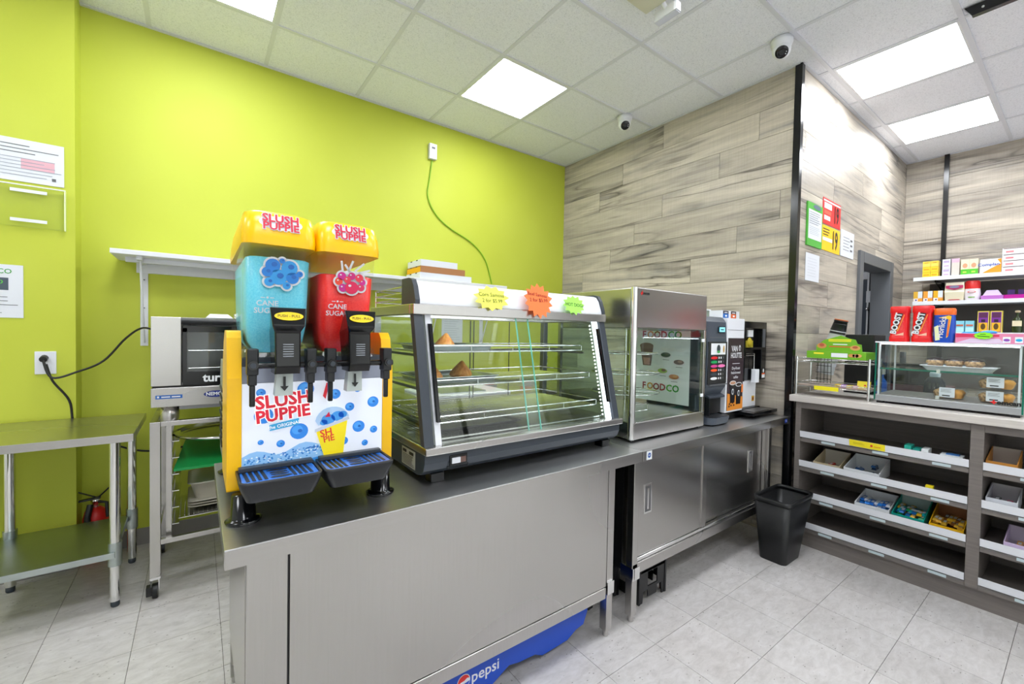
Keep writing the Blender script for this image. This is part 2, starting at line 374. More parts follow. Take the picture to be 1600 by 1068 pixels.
# black corner profile, door casing, room behind the door
struct('trim_6', MB().box(XA-.014, XA+.028, YB-.014, YB+.028, 0, H, M['blackg']))
tr = MB(); c = .085
tr.box(DX0-c, DX0+.01, YB-.02, YB+.13, 0, DZ+c, M['trim']).box(DX1-.01, DX1+c, YB-.02, YB+.13, 0, DZ+c, M['trim']).box(DX0+.01, DX1-.01, YB-.02, YB+.13, DZ-.01, DZ+c, M['trim'])
struct('trim_7', tr, bevel=.004)
hall = MB().box(DX0-.9, DX0-.8, YB+.12, YB+1.9, 0, 2.6, col('#9aa0a6', .6)).box(DX1+.4, DX1+.5, YB+.12, YB+1.9, 0, 2.6, col('#9aa0a6', .6)).box(DX0-.9, DX1+.5, YB+1.9, YB+2, 0, 2.6, col('#aab0b8', .6)).box(DX0-.9, DX1+.5, YB+.12, YB+2, 2.5, 2.6, col('#b8bdc4', .6))
struct('wall_corridor', hall)
bx('corridor_fill_panel', (DX0-.2, DX0+.4, YB+.8, YB+1.4, 2.49, 2.50), col('#ffffff', .4, 0, 6.), bpy.data.objects['wall_corridor'])  # unseen glowing panel added to lighten the dark corridor
d = struct('door_1', MB().box(DX0+.02, DX0+.06, YB+.13, YB+.93, .01, DZ-.02, M['trim']), bevel=.002)
d2 = struct('door_2', MB().box(5.69, 5.735, 1.437, 2.0, .01, 1.97, M['greyb']).box(5.69, 5.735, 1.33, 1.418, .01, 2.05, M['dark']))
struct('trim_8', MB().box(5.685, 5.735, 1.420, 1.435, .0, 2.05, M['white']).box(5.685, 5.735, 1.437, 2.0, 1.975, 2.05, M['white']))
bx('notice', (5.680, 5.6825, 1.378, 1.440, 1.73, 1.85), M['paper'], d2)
k = MB(); k.ball((5.675, 1.425, 1.66), .018, M['chrome']); obj('door_handle', k, d2)
# slotted shelf upright and shelves on the far wall
mb = MB().box(XC-.03, XC, .875, .91, .3, H, M['blackg']); fixture_up = mb
t = thing('wall_shelving', 'white metal shelves on black slotted uprights along the far plank wall', 'shelving', (XC, .4, 0))
obj('upright', fixture_up, t); obj('upright', MB().box(XC-.03, XC, -.33, -.295, .3, H, M['blackg']), t)
for i, z in enumerate((1.925, 1.70, 1.415)):
    mb = MB().box(5.45, XC-.03, -.9, 1.03, z-.022, z, M['whiteg']); obj('shelf_board', mb, t, bevel=.003)
    mb = MB(); mb.box(5.444, 5.452, -.9, 1.03, z-.028, z+.006, M['label']); obj('price_rail', mb, t)
    for yy in (.89, -.31):
        mb = MB().prism([(XC-.03, z-.022), (5.5, z-.022), (5.5, z-.04), (XC-.03, z-.10)], 'y', yy-.004, yy+.004, M['blackg']); obj('bracket', mb, t)
# dark back panel behind the lower shelves
bx('back_panel', (XC-.012, XC-.002, -.9, .98, .9, 1.90), col('#5c5853', .7), t)
# ================================================================ STEEL COUNTERS
S, SH, ST = M['steel'], M['steelh'], M['stop']
t = thing('prep_counter', 'large stainless steel counter in front, under the slush machine and hot food case', 'counter', (.84, 1.58, 0))
mb = MB().box(.05, 1.618, 1.19, 1.985, .815, .82, ST).box(.05, 1.618, 1.19, 1.193, .772, .818, SH).box(.05, .053, 1.193, 1.985, .772, .818, SH).box(.05, 1.618, 1.982, 1.985, .772, .818, SH)
mb.box(1.615, 1.618, 1.193, 1.985, .772, .818, SH); obj('worktop', mb, t, bevel=.002)
bx('door_panel', (.196, 1.445, 1.236, 1.246, .238, .772, ), S, t, bevel=.002)
bx('corner_panel', (.099, .190, 1.2335, 1.2385, .0, .7715), S, t)
bx('corner_panel', (1.449, 1.489, 1.236, 1.246, .238, .772), S, t, bevel=.002)
bx('side_panel', (.098, .106, 1.28, 1.92, .2, .80), S, t)
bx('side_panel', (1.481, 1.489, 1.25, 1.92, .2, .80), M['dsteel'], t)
bx('back_panel', (.11, 1.48, 1.91, 1.92, .2, .80), S, t)
bx('bottom_shelf', (.11, 1.478, 1.25, 1.90, .19, .205), S, t)
bx('bottom_rail', (.194, 1.44, 1.232, 1.25, .188, .236), S, t, bevel=.002)
bx('panel_gap', (.1905, .1955, 1.240, 1.247, .03, .7715), M['black'], t)
for x, y in ((.10, 1.243), (1.452, 1.24), (.10, 1.88), (1.452, 1.88)):
    lg = MB().box(x, x+.036, y-.004, y+.036, .03, .236 if x > 1 else .772, S); lg.lathe((x+.018, y+.016, 0), [(.012, 0), (.014, .004), (.013, .03), (.0, .031)], M['steel'], 10)
    L = obj('leg', lg, t, bevel=.002)
bx('corner_clip', (1.449, 1.49, 1.2295, 1.2385, .20, .255), M['chrome'], t)
t = thing('storage_counter', 'stainless steel cabinet counter with two sliding doors below the coffee machines', 'counter', (2.4, 1.6, 0))
mb = MB().box(1.622, 3.172, 1.19, 1.985, .815, .82, ST).box(1.622, 3.172, 1.19, 1.193, .772, .818, SH).box(1.622, 1.625, 1.193, 1.985, .772, .818, SH).box(3.169, 3.172, 1.193, 1.985, .772, .818, SH).box(1.622, 3.172, 1.982, 1.985, .772, .818, SH)
obj('worktop', mb, t, bevel=.002)
dl = bx('sliding_door', (1.672, 2.262, 1.250, 1.262, .295, .768), SH, t, bevel=.002)
dr = bx('sliding_door', (2.235, 2.965, 1.268, 1.280, .295, .768), SH, t, bevel=.002)
for x, dd, y in ((1.715, dl, 1.25), (2.79, dr, 1.268)):
    h = MB()
    for q in ((x, x+.006, .49, .63), (x+.052, x+.058, .49, .63), (x+.006, x+.052, .49, .498), (x+.006, x+.052, .622, .63)): h.box(q[0], q[1], y-.004, y, q[2], q[3], M['chrome'])
    h.box(x+.006, x+.052, y-.001, y, .498, .622, M['dsteel']).box(x+.022, x+.034, y-.006, y-.001, .51, .61, M['chrome']); obj('recessed_pull', h, dd, bevel=.001)
obj('door_edge', MB().box(2.225, 2.262, 1.244, 1.25, .295, .768, S), dl)
obj('door_edge', MB().box(2.275, 2.30, 1.262, 1.268, .295, .768, S), dr)
mb = MB().box(1.665, 2.97, 1.244, 1.285, .277, .292, M['chrome']); obj('door_track', mb, t, bevel=.003)
bx('bottom_rail', (1.625, 3.04, 1.236, 1.255, .225, .275), S, t, bevel=.002)
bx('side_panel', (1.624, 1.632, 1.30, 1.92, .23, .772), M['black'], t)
bx('side_panel', (3.03, 3.038, 1.25, 1.92, .23, .772), S, t)
bx('back_panel', (1.64, 3.03, 1.91, 1.92, .23, .772), S, t)
bx('floor_panel', (1.64, 3.03, 1.29, 1.91, .232, .25), S, t)
for x, y in ((1.624, 1.236), (3.0, 1.236), (1.624, 1.89), (3.0, 1.89)):
    lg = MB().box(x, x+.038, y, y+.038, .03, .772, S); lg.lathe((x+.019, y+.019, 0), [(.014, 0), (.016, .004), (.014, .03), (.0, .031)], M['steel'], 10)
    obj('leg', lg, t, bevel=.002)
bx('frame_post', (2.972, 2.998, 1.246, 1.27, .28, .772), S, t)
mb = MB().box(1.632, 1.668, 1.2275, 1.2365, .205, .262, M['chrome']).box(1.618, 1.627, 1.2275, 1.30, .205, .262, M['chrome']); obj('corner_clip', mb, t)
mb = MB(); p = Pl(mb, (1.665, 1.19, .795), (1, 0, 0), (0, 0, 1)); p.rect(-.02, .02, -.02, .02, M['label']); p.disk(0, 0, .012, .012, col('#1b4ea0', .4)); p.text('NSF', 0, 0, .009, M['white'], bold=.02)
p2 = Pl(mb, (3.13, 1.19, .795), (1, 0, 0), (0, 0, 1)); p2.rect(-.018, .018, -.011, .011, col('#2a4fc0', .4)); p2.text('NEI', 0, 0, .012, M['white'], bold=.03); obj('round_sticker', mb, t)
# ---------------------------------------------------------------- plastic drinks merchandising base and crates under the counters
t = thing('drinks_pallet_base', 'blue plastic drinks display base with white lettering under the steel counter', 'display base', (1.0, 1.5, 0))
BL = col('#0b47b8', .35)
pts = [(.50, .186), (1.40, .186), (1.40, .115), (1.375, .062), (1.33, .055), (1.28, .03), (1.14, .025), (1.10, .045), (1.02, .05), (.97, .06), (.90, .025), (.86, .01), (.5, .01)]
obj('front_fascia', MB().prism([(a, b) for a, b in pts], 'y', 1.30, 1.325, BL), t, bevel=.002)
obj('deck', MB().box(.30, 1.38, 1.325, 1.85, .12, .15, BL), t)
for x in (.35, .8, 1.15, ): obj('runner', MB().box(x, x+.16, 1.36, 1.80, 0, .12, col('#0a2f86', .4)), t, bevel=.004)
for x, y in ((1.235, 1.40), (.93, 1.40)):
    o = obj('wheel', MB().lathe((x, y, .002), [(.0, 0), (.05, .002), (.055, .03), (.05, .055), (0, .056)], col('#0c2673', .5), 16), t)
mb = MB(); p = Pl(mb, (.862, 1.30, .092), (1, 0, 0), (0, 0, 1)); p.text('pepsi', -.0, -.002, .060, M['white'], bold=.012)
gx, gr = -.094, .027
p.disk(gx, 0, gr, gr, M['white'], n=28)
p.poly([(gx+.9*gr*math.cos(a), .9*gr*math.sin(a)) for a in [.25+(PI-.1)*k/14 for k in range(15)]]+[(gx-.012, .002), (gx+.003, .003), (gx+.014, .009)], M['red'])
p.poly([(gx+.9*gr*math.cos(a), .9*gr*math.sin(a)) for a in [PI+.35+(PI-.5)*k/12 for k in range(13)]]+[(gx+.008, -.006), (gx-.01, -.008)], BL)
obj('printed_logo', mb, t)
def crate(x, y, lab, z0=0):
    t = thing('plastic_crate', lab, 'crate', (x, y, z0), 'black plastic drink crates'); B = M['black']
    w, dd, h = .22, .26, .17
    deck = MB().box(x, x+w, y, y+dd, z0+h-.018, z0+h-.006, B)
    for i in range(2):
        for j in range(3):
            cx, cyy = x+.055+i*.11, y+.045+j*.085
            deck.lathe((cx, cyy, z0+h-.02), [(.034, 0), (.038, .02), (.028, .021), (.024, .004), (0, .0035)], B, 12)
    obj('deck', deck, t)
    for (ax, f0, f1, s0, s1) in (('y', x, x+w, y, y+.006), ('y', x, x+w, y+dd-.006, y+dd), ('x', y, y+dd, x, x+.006), ('x', y, y+dd, x+w-.006, x+w)):
        L = f1-f0; pr = [(f0, z0), (f0, z0+h), (f1, z0+h), (f1, z0), (f1-.03, z0), (f1-.036, z0+.06), (f1-.07, z0+.06), (f1-.075, z0+.03), (f0+.075, z0+.03), (f0+.07, z0+.06), (f0+.036, z0+.06), (f0+.03, z0)]
        m2 = MB()
        # wall as strips so the hand hole stays open
        m2.prism([(f0, z0), (f0, z0+h), (f0+.07, z0+h), (f0+.07, z0+.06), (f0+.036, z0+.06), (f0+.03, z0)], ax, s0, s1, B)
        m2.prism([(f1, z0), (f1, z0+h), (f1-.07, z0+h), (f1-.07, z0+.06), (f1-.036, z0+.06), (f1-.03, z0)][::-1], ax, s0, s1, B)
        m2.prism([(f0+.07, z0+h), (f1-.07, z0+h), (f1-.07, z0+h-.02), (f0+.07, z0+h-.02)][::-1], ax, s0, s1, B)
        m2.prism([(f0+.07, z0+.075), (f1-.07, z0+.075), (f1-.075, z0+.02), (f0+.075, z0+.02)][::-1], ax, s0, s1, B)
        obj('side_wall', m2, t)
    for cx in (x-.003, x+w-.009):
        for cyy in (y-.003, y+dd-.009): obj('corner_post', MB().box(cx, cx+.012, cyy, cyy+.012, z0, z0+h, B), t)
    return t
crate(1.765, 1.30, 'black plastic crate on the floor right of the cabinet leg'); crate(1.535, 1.42, 'black plastic crate half hidden between the two steel counters')
# ---------------------------------------------------------------- waste bin
t = thing('waste_bin', 'black open plastic waste bin on the floor before the candy shelves', 'bin', (2.87, 1.11, 0))
def bin_ring(k, z, ins=0):
    x0, x1, y0, y1 = 2.775+(2.70-2.775)*k, 2.995+(3.055-2.995)*k, 1.035+(.99-1.035)*k, 1.185+(1.195-1.185)*k
    return [(a, b, z) for a, b in rrect(x0+ins, x1-ins, y0+ins, y1-ins, .03, 4)]
mb = MB(); mb.loft([bin_ring(0, .0), bin_ring(.94, .375), bin_ring(.94, .375, .005), bin_ring(0, .01, .005)], M['black'], True); obj('bin_body', mb, t)
mb = MB(); mb.loft([bin_ring(1, .372), bin_ring(1.02, .395), bin_ring(1.0, .397, .008), bin_ring(.94, .372, .008), bin_ring(1, .372)], M['black'], True, cap=False); obj('rim', mb, t)
# ================================================================ SLUSH MACHINE
t = thing('slush_machine', 'yellow twin slush machine with blue and red drink bowls on the steel counter', 'machine', (.285, 1.6, .82))
Y = M['yellow']; sil = col('#9ea1a6', .35, .6)
for sx, x0, x1 in ((0, .062, .096), (1, .488, .520)):
    pr = [(1.376, .895), (1.376, 1.205), (1.40, 1.315), (1.42, 1.335), (1.50, 1.335), (1.56, 1.30), (1.62, 1.22), (1.62, .895)]
    obj('side_trim', MB().prism(pr, 'x', x0, x1, Y), t, bevel=.006)
    pr = [(1.622, .9), (1.622, 1.215), (1.70, 1.23), (1.86, 1.23), (1.90, 1.20), (1.90, .9)]
    o = obj('side_panel', MB().prism(pr, 'x', x0+.004, x1-.004, sil), t, bevel=.004)
    g = MB()
    for k in range(7): g.box(x0-.0005 if not sx else x1-.004, x0+.004 if not sx else x1-.0035, 1.68, 1.86, .95+k*.03, .958+k*.03, M['dark'])
    obj('vent_slots', g, o)
bx('housing', (.097, .487, 1.40, 1.89, .892, 1.235), M['dark'], t)
bx('deck', (.097, .487, 1.385, 1.89, 1.236, 1.262), M['charcoal'], t)
bx('rear_plate', (.097, .487, 1.383, 1.399, 1.19, 1.2355), col('#8e93a3', .3, .7), t)
for x in (.10, .475):
    for y in (1.352, 1.84):
        f = MB().lathe((x, y, .82), [(.042, 0), (.044, .006), (.036, .010), (.030, .014), (.028, .075), (0, .076)], M['blackg'], 20); obj('foot', f, t)
pan = NT('backlit_artwork'); pan.b.inputs['Base Color'].default_value = lin('#e6ebf6'); pan.b.inputs['Roughness'].default_value = .2
pan.b.inputs['Emission Color'].default_value = lin('#e6ebf6'); pan.b.inputs['Emission Strength'].default_value = .12
FP = bx('front_panel', (.097, .487, 1.378, 1.396, .925, 1.188), pan.m, t)
mb = MB(); p = Pl(mb, (.292, 1.378, 1.057), (1, 0, 0), (0, 0, 1), .0004)
E_ = lambda h: col(h, .25, 0, .10)
def berry(a, b, r):
    p.disk(a, b, r, r*.95, E_('#2f86e0'), 2, 18); p.disk(a-r*.2, b+r*.2, r*.6, r*.55, E_('#4aa0ee'), 3, 12); p.disk(a+r*.1, b+r*.05, r*.25, r*.22, E_('#1f66bd'), 4, 8)
for a, b, r in ((-.150, .105, .012), (-.143, .040, .024), (-.150, -.035, .0075), (-.100, -.045, .011), (-.052, -.015, .0245), (-.035, .108, .023), (.048, .088, .016), (.092, .045, .014), (.115, .10, .011), (.165, .055, .018), (.12, -.02, .019), (.168, -.035, .012), (.075, -.06, .013), (.14, -.075, .010)):
    berry(a, b, r)
hill = [(-.195, -.131)]+[(-.195+.215*k/12, -.072+.010*math.sin(k*.9)+.018*(k/12)) for k in range(13)]+[(.02, -.131)]
p.poly(hill, E_('#8fc0ee'), 1)
rr = random.Random(4)
for k in range(150):
    a = -.190+.205*rr.random(); b = -.078+.018*(a+.195)/.21-abs(rr.gauss(0, .014)); p.disk(a, max(b, -.125), .0028, .0022, E_('#3f87cf') if rr.random() < .7 else E_('#d9ecfb'), 2, 6)
p.poly([(-.195, -.131), (-.195, -.112), (-.10, -.108), (0, -.098), (.02, -.131)], E_('#3f95e4'), 3)
rot = .09
for off, cc, bo in ((5, 'w', .09), (6, 'r', .035)):
    mt = E_('#ffffff') if cc == 'w' else E_('#e02038')
    p.text('SLUSH', -.093, .080, .050, mt, off, bo, rot, 1.0); p.text('PUPPIE', -.093, .040, .048, mt, off, bo, rot, .98)
p.poly([(-.128, -.005), (-.052, .006), (-.053, .025), (-.129, .012)], E_('#3ea6d8'), 7); p.text('the ORIGINAL', -.090, .0085, .0135, E_('#ffffff'), 8, .01, .13)
# cup with domed lid and straw
p.poly([(.012, .085), (.022, .125), (.030, .122), (.020, .075)], E_('#d01c2e'), 9); p.poly([(.018, .020), (.030, .036), (.034, .020)], E_('#c41d44'), 12)
p.poly([(.0, -.004)]+[(.041+.050*math.cos(a), .006+.044*math.sin(a)) for a in [PI-.1-(PI-.35)*k/10 for k in range(11)]], E_('#a9c7e6'), 10)
for a, b, r in ((.028, .012, .020), (.055, .020, .019), (.070, .024, .013), (.015, .004, .011)): p.disk(a, b, r, r*.8, E_('#3f93dd'), 11, 14)
p.poly([(-.010, -.014), (.088, .016), (.090, .007), (-.010, -.024)], E_('#c2cad8'), 13)
p.poly([(-.006, -.022), (.084, .004), (.072, -.100), (.018, -.104)], E_('#f4dd1a'), 12)
p.text('SH', .022, -.028, .030, E_('#d8402a'), 14, .02, .16); p.text('PIE', .030, -.047, .026, E_('#d8402a'), 14, .02, .16)
p.disk(-.145, -.120, .0045, .0045, M['chrome'], 18, 12)
obj('printed_artwork', mb, FP)
# drip trays
for i, x0 in enumerate((.082, .285)):
    x1 = x0+.197; mb = MB(); ring = lambda a, z, n=0: [(u, v, z) for u, v in rrect(x0+a, x1-a, 1.245+a*.8, 1.400, .018)]
    mb.loft([ring(.018, .895), ring(.004, .93), ring(0, .945), ring(0, .952), ring(.006, .952), ring(.006, .946)], M['dark'], True); tr_ = obj('drip_tray', mb, t)
    g = MB().box(x0+.008, x1-.008, 1.253, 1.377, .945, .949, col('#2a6fd0', .25)); gg = obj('grille', g, tr_)
    sl = MB()
    for q in (0, 1, 2, 3, 8, 9, 10, 11):
        cx = x0+.022+q*.0137; sl.loft([[(cx-.004, 1.268, .9494), (cx+.004, 1.268, .9494), (cx-.001, 1.355, .9494), (cx-.009, 1.355, .9494)], [(cx-.004, 1.268, .9500), (cx+.004, 1.268, .9500), (cx-.001, 1.355, .9500), (cx-.009, 1.355, .9500)]], M['black'])
    cx = x0+.098
    for yy, ww, hh in ((1.278, .026, .009), (1.300, .022, .007), (1.318, .022, .007), (1.340, .026, .009)):
        sl.loft([[(cx+ww*math.cos(a)-(yy-1.3)*.05, yy+hh*math.sin(a), z) for a in [2*PI*k/12 for k in range(12)]] for z in (.9494, .95)], M['black'])
    obj('grille_slots', sl, tr_)
    obj('back_rail', MB().box(x0+.006, x1-.006, 1.352, 1.374, .950, .962, M['charcoal']), tr_, bevel=.002)
# valve bar and clamps
obj('valve_bar', MB().tube([(.10, 1.285, 1.245), (.485, 1.285, 1.245)], .0085, M['blackg'], 10), t)
for x in (.112, .250, .302, .462):
    c1 = MB().box(x-.013, x+.013, 1.262, 1.30, 1.222, 1.290, M['dark']).box(x-.010, x+.010, 1.268, 1.30, 1.195, 1.224, M['dark']).box(x-.0065, x+.0065, 1.272, 1.285, 1.140, 1.196, M['blackg'])
    cl = obj('clamp', c1, t, bevel=.003)
    k = MB().tube([(x, 1.262, 1.248), (x, 1.252, 1.248)], .012, M['blackg'], 14); k.tube([(x, 1.2525, 1.248), (x, 1.249, 1.248)], .007, M['charcoal'], 12); obj('knob', k, cl)
sb, sr_ = make_slush('blue_slush', '#62d2ea', '#7fe0f2'), make_slush('red_slush', '#f0141a', '#fa3626')
for i, (cx, sm, lv) in enumerate(((.178, sb, 1.535), (.358, sr_, 1.505))):
    def ring(h, y0, y1, z, r=.03): return [(a, b, z) for a, b in rrect(cx-h, cx+h, y0, y1, r, 5)]
    B = MB(); B.loft([ring(.052, 1.375, 1.66, 1.268, .03), ring(.074, 1.345, 1.72, 1.300), ring(.080, 1.330, 1.76, 1.35), ring(.083, 1.305, 1.79, 1.575), ], M['acry'], True, cap=False)
    bo = obj('bowl', B, t)
    s = MB(); fr = (lv-1.30)/(.275)
    s.loft([ring(.050, 1.38, 1.65, 1.275, .028), ring(.069, 1.352, 1.70, 1.306, .028), ring(.075, 1.336, 1.74, 1.352, .03), ring(.078, 1.330-.02*fr, 1.76, lv-.004, .03), ring(.072, 1.34-.02*fr, 1.75, lv, .028)], sm, True); obj('slush', s, bo)
    c = MB().tube([(cx, 1.36, 1.37), (cx, 1.70, 1.37)], .012, M['white'], 10); obj('auger_shaft', c, bo)
    L = MB(); L.loft([ring(.089, 1.288, 1.80, 1.563, .03), ring(.090, 1.287, 1.80, 1.58, .03), ring(.087, 1.292, 1.795, 1.615, .03), ring(.082, 1.305, 1.78, 1.648, .035), ring(.068, 1.34, 1.75, 1.660, .03)], Y, True)
    lid = obj('lid', L, bo)
    m2 = MB(); q = Pl(m2, (cx, 1.2955, 1.622), (1, 0, 0), (0, .30, .95), .0006)
    for l, bo2, mt in ((3, .09, M['white']), (5, .03, col('#cf2440', .35))):
        q.text('SLUSH', 0, .0115, .031, mt, l, bo2); q.text('PUPPIE', 0, -.0115, .029, mt, l, bo2)
    q.disk(0, 0, .052, .020, M['white'], 2, 20)
    obj('lid_lettering', m2, lid)
    # stickers on the front of the bowl
    m3 = MB(); yf = 1.318; q = Pl(m3, (cx+.005, 1.3115, 1.49), (1, 0, 0), (0, -.11, 1), .0004)
    if i == 0:
        bl = [(-.022, .022, .018), (.018, .018, .020), (-.035, .004, .013), (-.008, -.008, .021), (.026, -.008, .016), (-.030, -.022, .012), (.044, .004, .008), (.012, -.030, .010), (0, .036, .007)]
        for a, b, r in bl: q.disk(a, b, r+.005, r+.005, M['white'], 1, 18)
        for k, (a, b, r) in enumerate(bl):
            q.disk(a, b, r, r, col(('#1d7fd6', '#2f9be2')[k % 2], .3), 2+k % 3, 16); q.disk(a+r*.2, b+r*.2, r*.4, r*.35, col('#1566bd', .3), 5, 8)
    else:
        bl = [(-.024, .010, .012, '#d21d8e'), (.004, .012, .011, '#d0207c'), (.026, .008, .012, '#e8364e'), (-.032, -.006, .011, '#ef4a34'), (-.020, -.024, .012, '#c71d8b'), (.005, -.022, .019, '#e01a55'), (.032, -.020, .011, '#e02a5e'), (.036, -.004, .009, '#d21d8e'), (-.008, .0, .010, '#e8364e')]
        for a, b, r, _ in bl: q.disk(a, b, r+.005, r+.005, M['white'], 1, 18)
        for k, (a, b, r, h) in enumerate(bl): q.disk(a, b, r, r, col(h, .3), 2+k % 3, 14); q.disk(a-r*.3, b+r*.3, r*.25, r*.2, M['white'], 5, 6)
        for a, b, an in ((-.024, .036, 1.7), (.0, .040, 1.2), (.026, .040, .75), (.040, .028, .3), (-.006, .030, 2.2)):
            dx, dy = math.cos(an)*.018, math.sin(an)*.018; nx, ny = -math.sin(an)*.003, math.cos(an)*.003
            q.poly([(a-dx-nx, b-dy-ny), (a+dx-nx, b+dy-ny), (a+dx+nx, b+dy+ny), (a-dx+nx, b-dy+ny)], M['white'], 1)
    obj('fruit_sticker', m3, bo)
    m4 = MB(); q = Pl(m4, (cx-.028, 1.3225, 1.40), (1, 0, 0), (0, -.11, 1), .0004)
    q.text('CANE', 0, .010, .020, M['white'], 1, .015); q.text('SUGAR', 0, -.010, .020, M['white'], 1, .015)
    q.disk(0, .026, .003, .003, M['white'], 1, 8); q.rect(-.016, -.006, .0245, .0265, M['white'], 1); q.rect(.006, .016, .0245, .0265, M['white'], 1); obj('sugar_lettering', m4, bo)
    # clear base of the bowl, dispenser handle and spout
    cb = MB().loft([ring(.083, 1.30, 1.70, 1.262, .02), ring(.083, 1.315, 1.70, 1.285, .02), ring(.074, 1.335, 1.70, 1.295, .02)], M['acry'], True, cap=False); obj('bowl_base', cb, bo)
    cb = MB().loft([[(cx-.088, 1.34, 1.25), (cx-.084, 1.34, 1.25), (cx-.084, 1.70, 1.25), (cx-.088, 1.70, 1.25)], [(cx-.090, 1.36, 1.36), (cx-.086, 1.36, 1.36), (cx-.086, 1.68, 1.36), (cx-.090, 1.68, 1.36)]], M['acry']); obj('side_guard', cb, bo)
    hx = cx+.006
    hd = MB()
    hd.loft([[(hx-.029, 1.215, 1.228), (hx+.029, 1.215, 1.228), (hx+.029, 1.29, 1.228), (hx-.029, 1.29, 1.228)], [(hx-.029, 1.205, 1.245), (hx+.029, 1.205, 1.245), (hx+.029, 1.29, 1.245), (hx-.029, 1.29, 1.245)],
             [(hx-.030, 1.212, 1.335), (hx+.030, 1.212, 1.335), (hx+.030, 1.315, 1.335), (hx-.030, 1.315, 1.335)], [(hx-.037, 1.196, 1.350), (hx+.037, 1.196, 1.350), (hx+.030, 1.30, 1.350), (hx-.030, 1.30, 1.350)],
             [(hx-.042, 1.206, 1.395), (hx+.042, 1.206, 1.395), (hx+.032, 1.26, 1.399), (hx-.032, 1.26, 1.399)]], M['blackg'])
    hn = obj('dispenser_handle', hd, bo, bevel=.004)
    m5 = MB(); q = Pl(m5, (hx, 1.1995, 1.374), (1, 0, 0), (0, .26, 1), .0008); q.disk(0, 0, .033, .011, col('#f5d21c', .3), 2, 22); q.text('PUSH - PULL', 0, 0, .0095, M['black'], 3, .01)
    for k in range(6):
        m5.box(hx-.012, hx+.012, 1.204, 1.2065, 1.272+k*.006, 1.2745+k*.006, col('#8a8f96', .4))
    obj('handle_label', m5, hn)
    sp_ = MB(); sp_.loft([[(hx-.019, 1.255, 1.228), (hx+.019, 1.255, 1.228), (hx+.019, 1.285, 1.228), (hx-.019, 1.285, 1.228)], [(hx-.024, 1.25, 1.168), (hx+.018, 1.25, 1.168), (hx+.018, 1.285, 1.168), (hx-.024, 1.285, 1.168)]][::-1], col('#b9c2bf', .3), cap=False); spo = obj('spout', sp_, bo)
    m6 = MB(); q = Pl(m6, (hx-.002, 1.2495, 1.20), (1, 0, 0), (0, .06, 1), .0012); q.rect(-.003, .003, -.008, .018, M['black'], 1); q.poly([(-.010, -.007), (0, -.020), (.010, -.007)], M['black'], 1); obj('arrow_mark', m6, spo)
# ================================================================ HEATED DISPLAY CASE
t = thing('hot_food_case', 'slant-front glass hot food display case with white canopy between slush machine and steel case', 'display case', (1.1, 1.6, .82))
X0, X1 = .612, 1.602
G = M['charcoal']
pr = [(1.315, .925), (1.315, .895), (1.325, .868), (1.345, .852), (1.375, .846), (1.86, .846), (1.86, .925)]
base = obj('base', MB().prism(pr, 'x', X0, X1, G, True), t)
for p_ in base.data.polygons: p_.use_smooth = False
mb = MB().box(X0-.004, X1+.004, 1.296, 1.875, .926, .952, S); obj('base_rail', mb, t, bevel=.004)
for x in (X0+.035, X1-.09):
    for y in (1.335, 1.80): obj('foot', MB().box(x, x+.05, y, y+.05, .82, .852, M['blackg']), t, bevel=.002)
m = MB().box(.705, .775, 1.311, 1.316, .876, .912, M['blackg']); m.box(.712, .745, 1.306, 1.312, .884, .904, M['whiteg']).box(.747, .768, 1.308, 1.312, .884, .904, col('#70544c', .4)); obj('rocker_switch', m, base, bevel=.001)
m = MB(); q = Pl(m, (X0, 1.45, .886), (0, -1, 0), (0, 0, 1)); q.rect(-.06, .06, -.03, .033, col('#b9beb6', .5)); q.lines(-.052, .05, -.026, .012, 7, .002, M['dark']); q.rect(-.05, -.015, .016, .027, M['dark']); q.rect(.01, .048, .016, .027, M['dark']); obj('rating_plate', m, base)
m = MB()
for k in range(12):
    for j in range(3): m.box(.70+k*.0075, .7045+k*.0075, 1.3205-j*.0005, 1.3225, .8625+j*.005-.001, .8645+j*.005-.001, M['black'])
obj('vent_holes', m, base)
def slant(x0, x1, d0, d1, mat, z0=.952, z1=1.402, nm='post', par=t):     # slab along the slanted front; d = depth behind the front plane
    f = lambda z: 1.318+(z-.952)/.45*.105
    return obj(nm, MB().loft([[(x0, f(z0)+d0, z0), (x1, f(z0)+d0, z0), (x1, f(z0)+d1, z0), (x0, f(z0)+d1, z0)], [(x0, f(z1)+d0, z1), (x1, f(z1)+d0, z1), (x1, f(z1)+d1, z1), (x0, f(z1)+d1, z1)]], mat), par)
for xa, xb in ((X0, X0+.035), (X1-.035, X1)): slant(xa, xb, 0, .03, G, nm='front_post')
for xa, xb in ((X0+.045, X0+.068), (X1-.068, X1-.045)): slant(xa, xb, .006, .022, M['whiteg'] if xa < 1 else col('#eef6ff', .3, 0, 1.2), nm='light_strip')
for xa in (X0+.050, X1-.066):
    m = MB(); f = lambda z: 1.318+(z-.952)/.45*.105
    m.loft([[(xa, f(z)-.012, z), (xa+.014, f(z)-.012, z), (xa+.014, f(z)+.004, z), (xa, f(z)+.004, z)] for z in (1.03, 1.37)], M['blackg']); obj('door_handle', m, t, bevel=.003)
ledm = col('#ffffff', .3, 0, 3.)
m = MB()
for k in range(26):
    z = .97+k*.0165; yy = 1.318+(z-.952)/.45*.105+.03; m.ball((X1-.075, yy, z), .0035, ledm, n=6, m=4)
obj('led_dots', m, t)
slant(X0+.035, 1.13, .008, .012, M['glass'], nm='sliding_glass'); slant(1.075, X1-.035, .016, .020, M['gglass'], nm='sliding_glass')
slant(1.1295, 1.1325, .007, .013, M['gedge2'], nm='glass_edge'); slant(1.0725, 1.0755, .015, .021, M['gedge2'], nm='glass_edge')
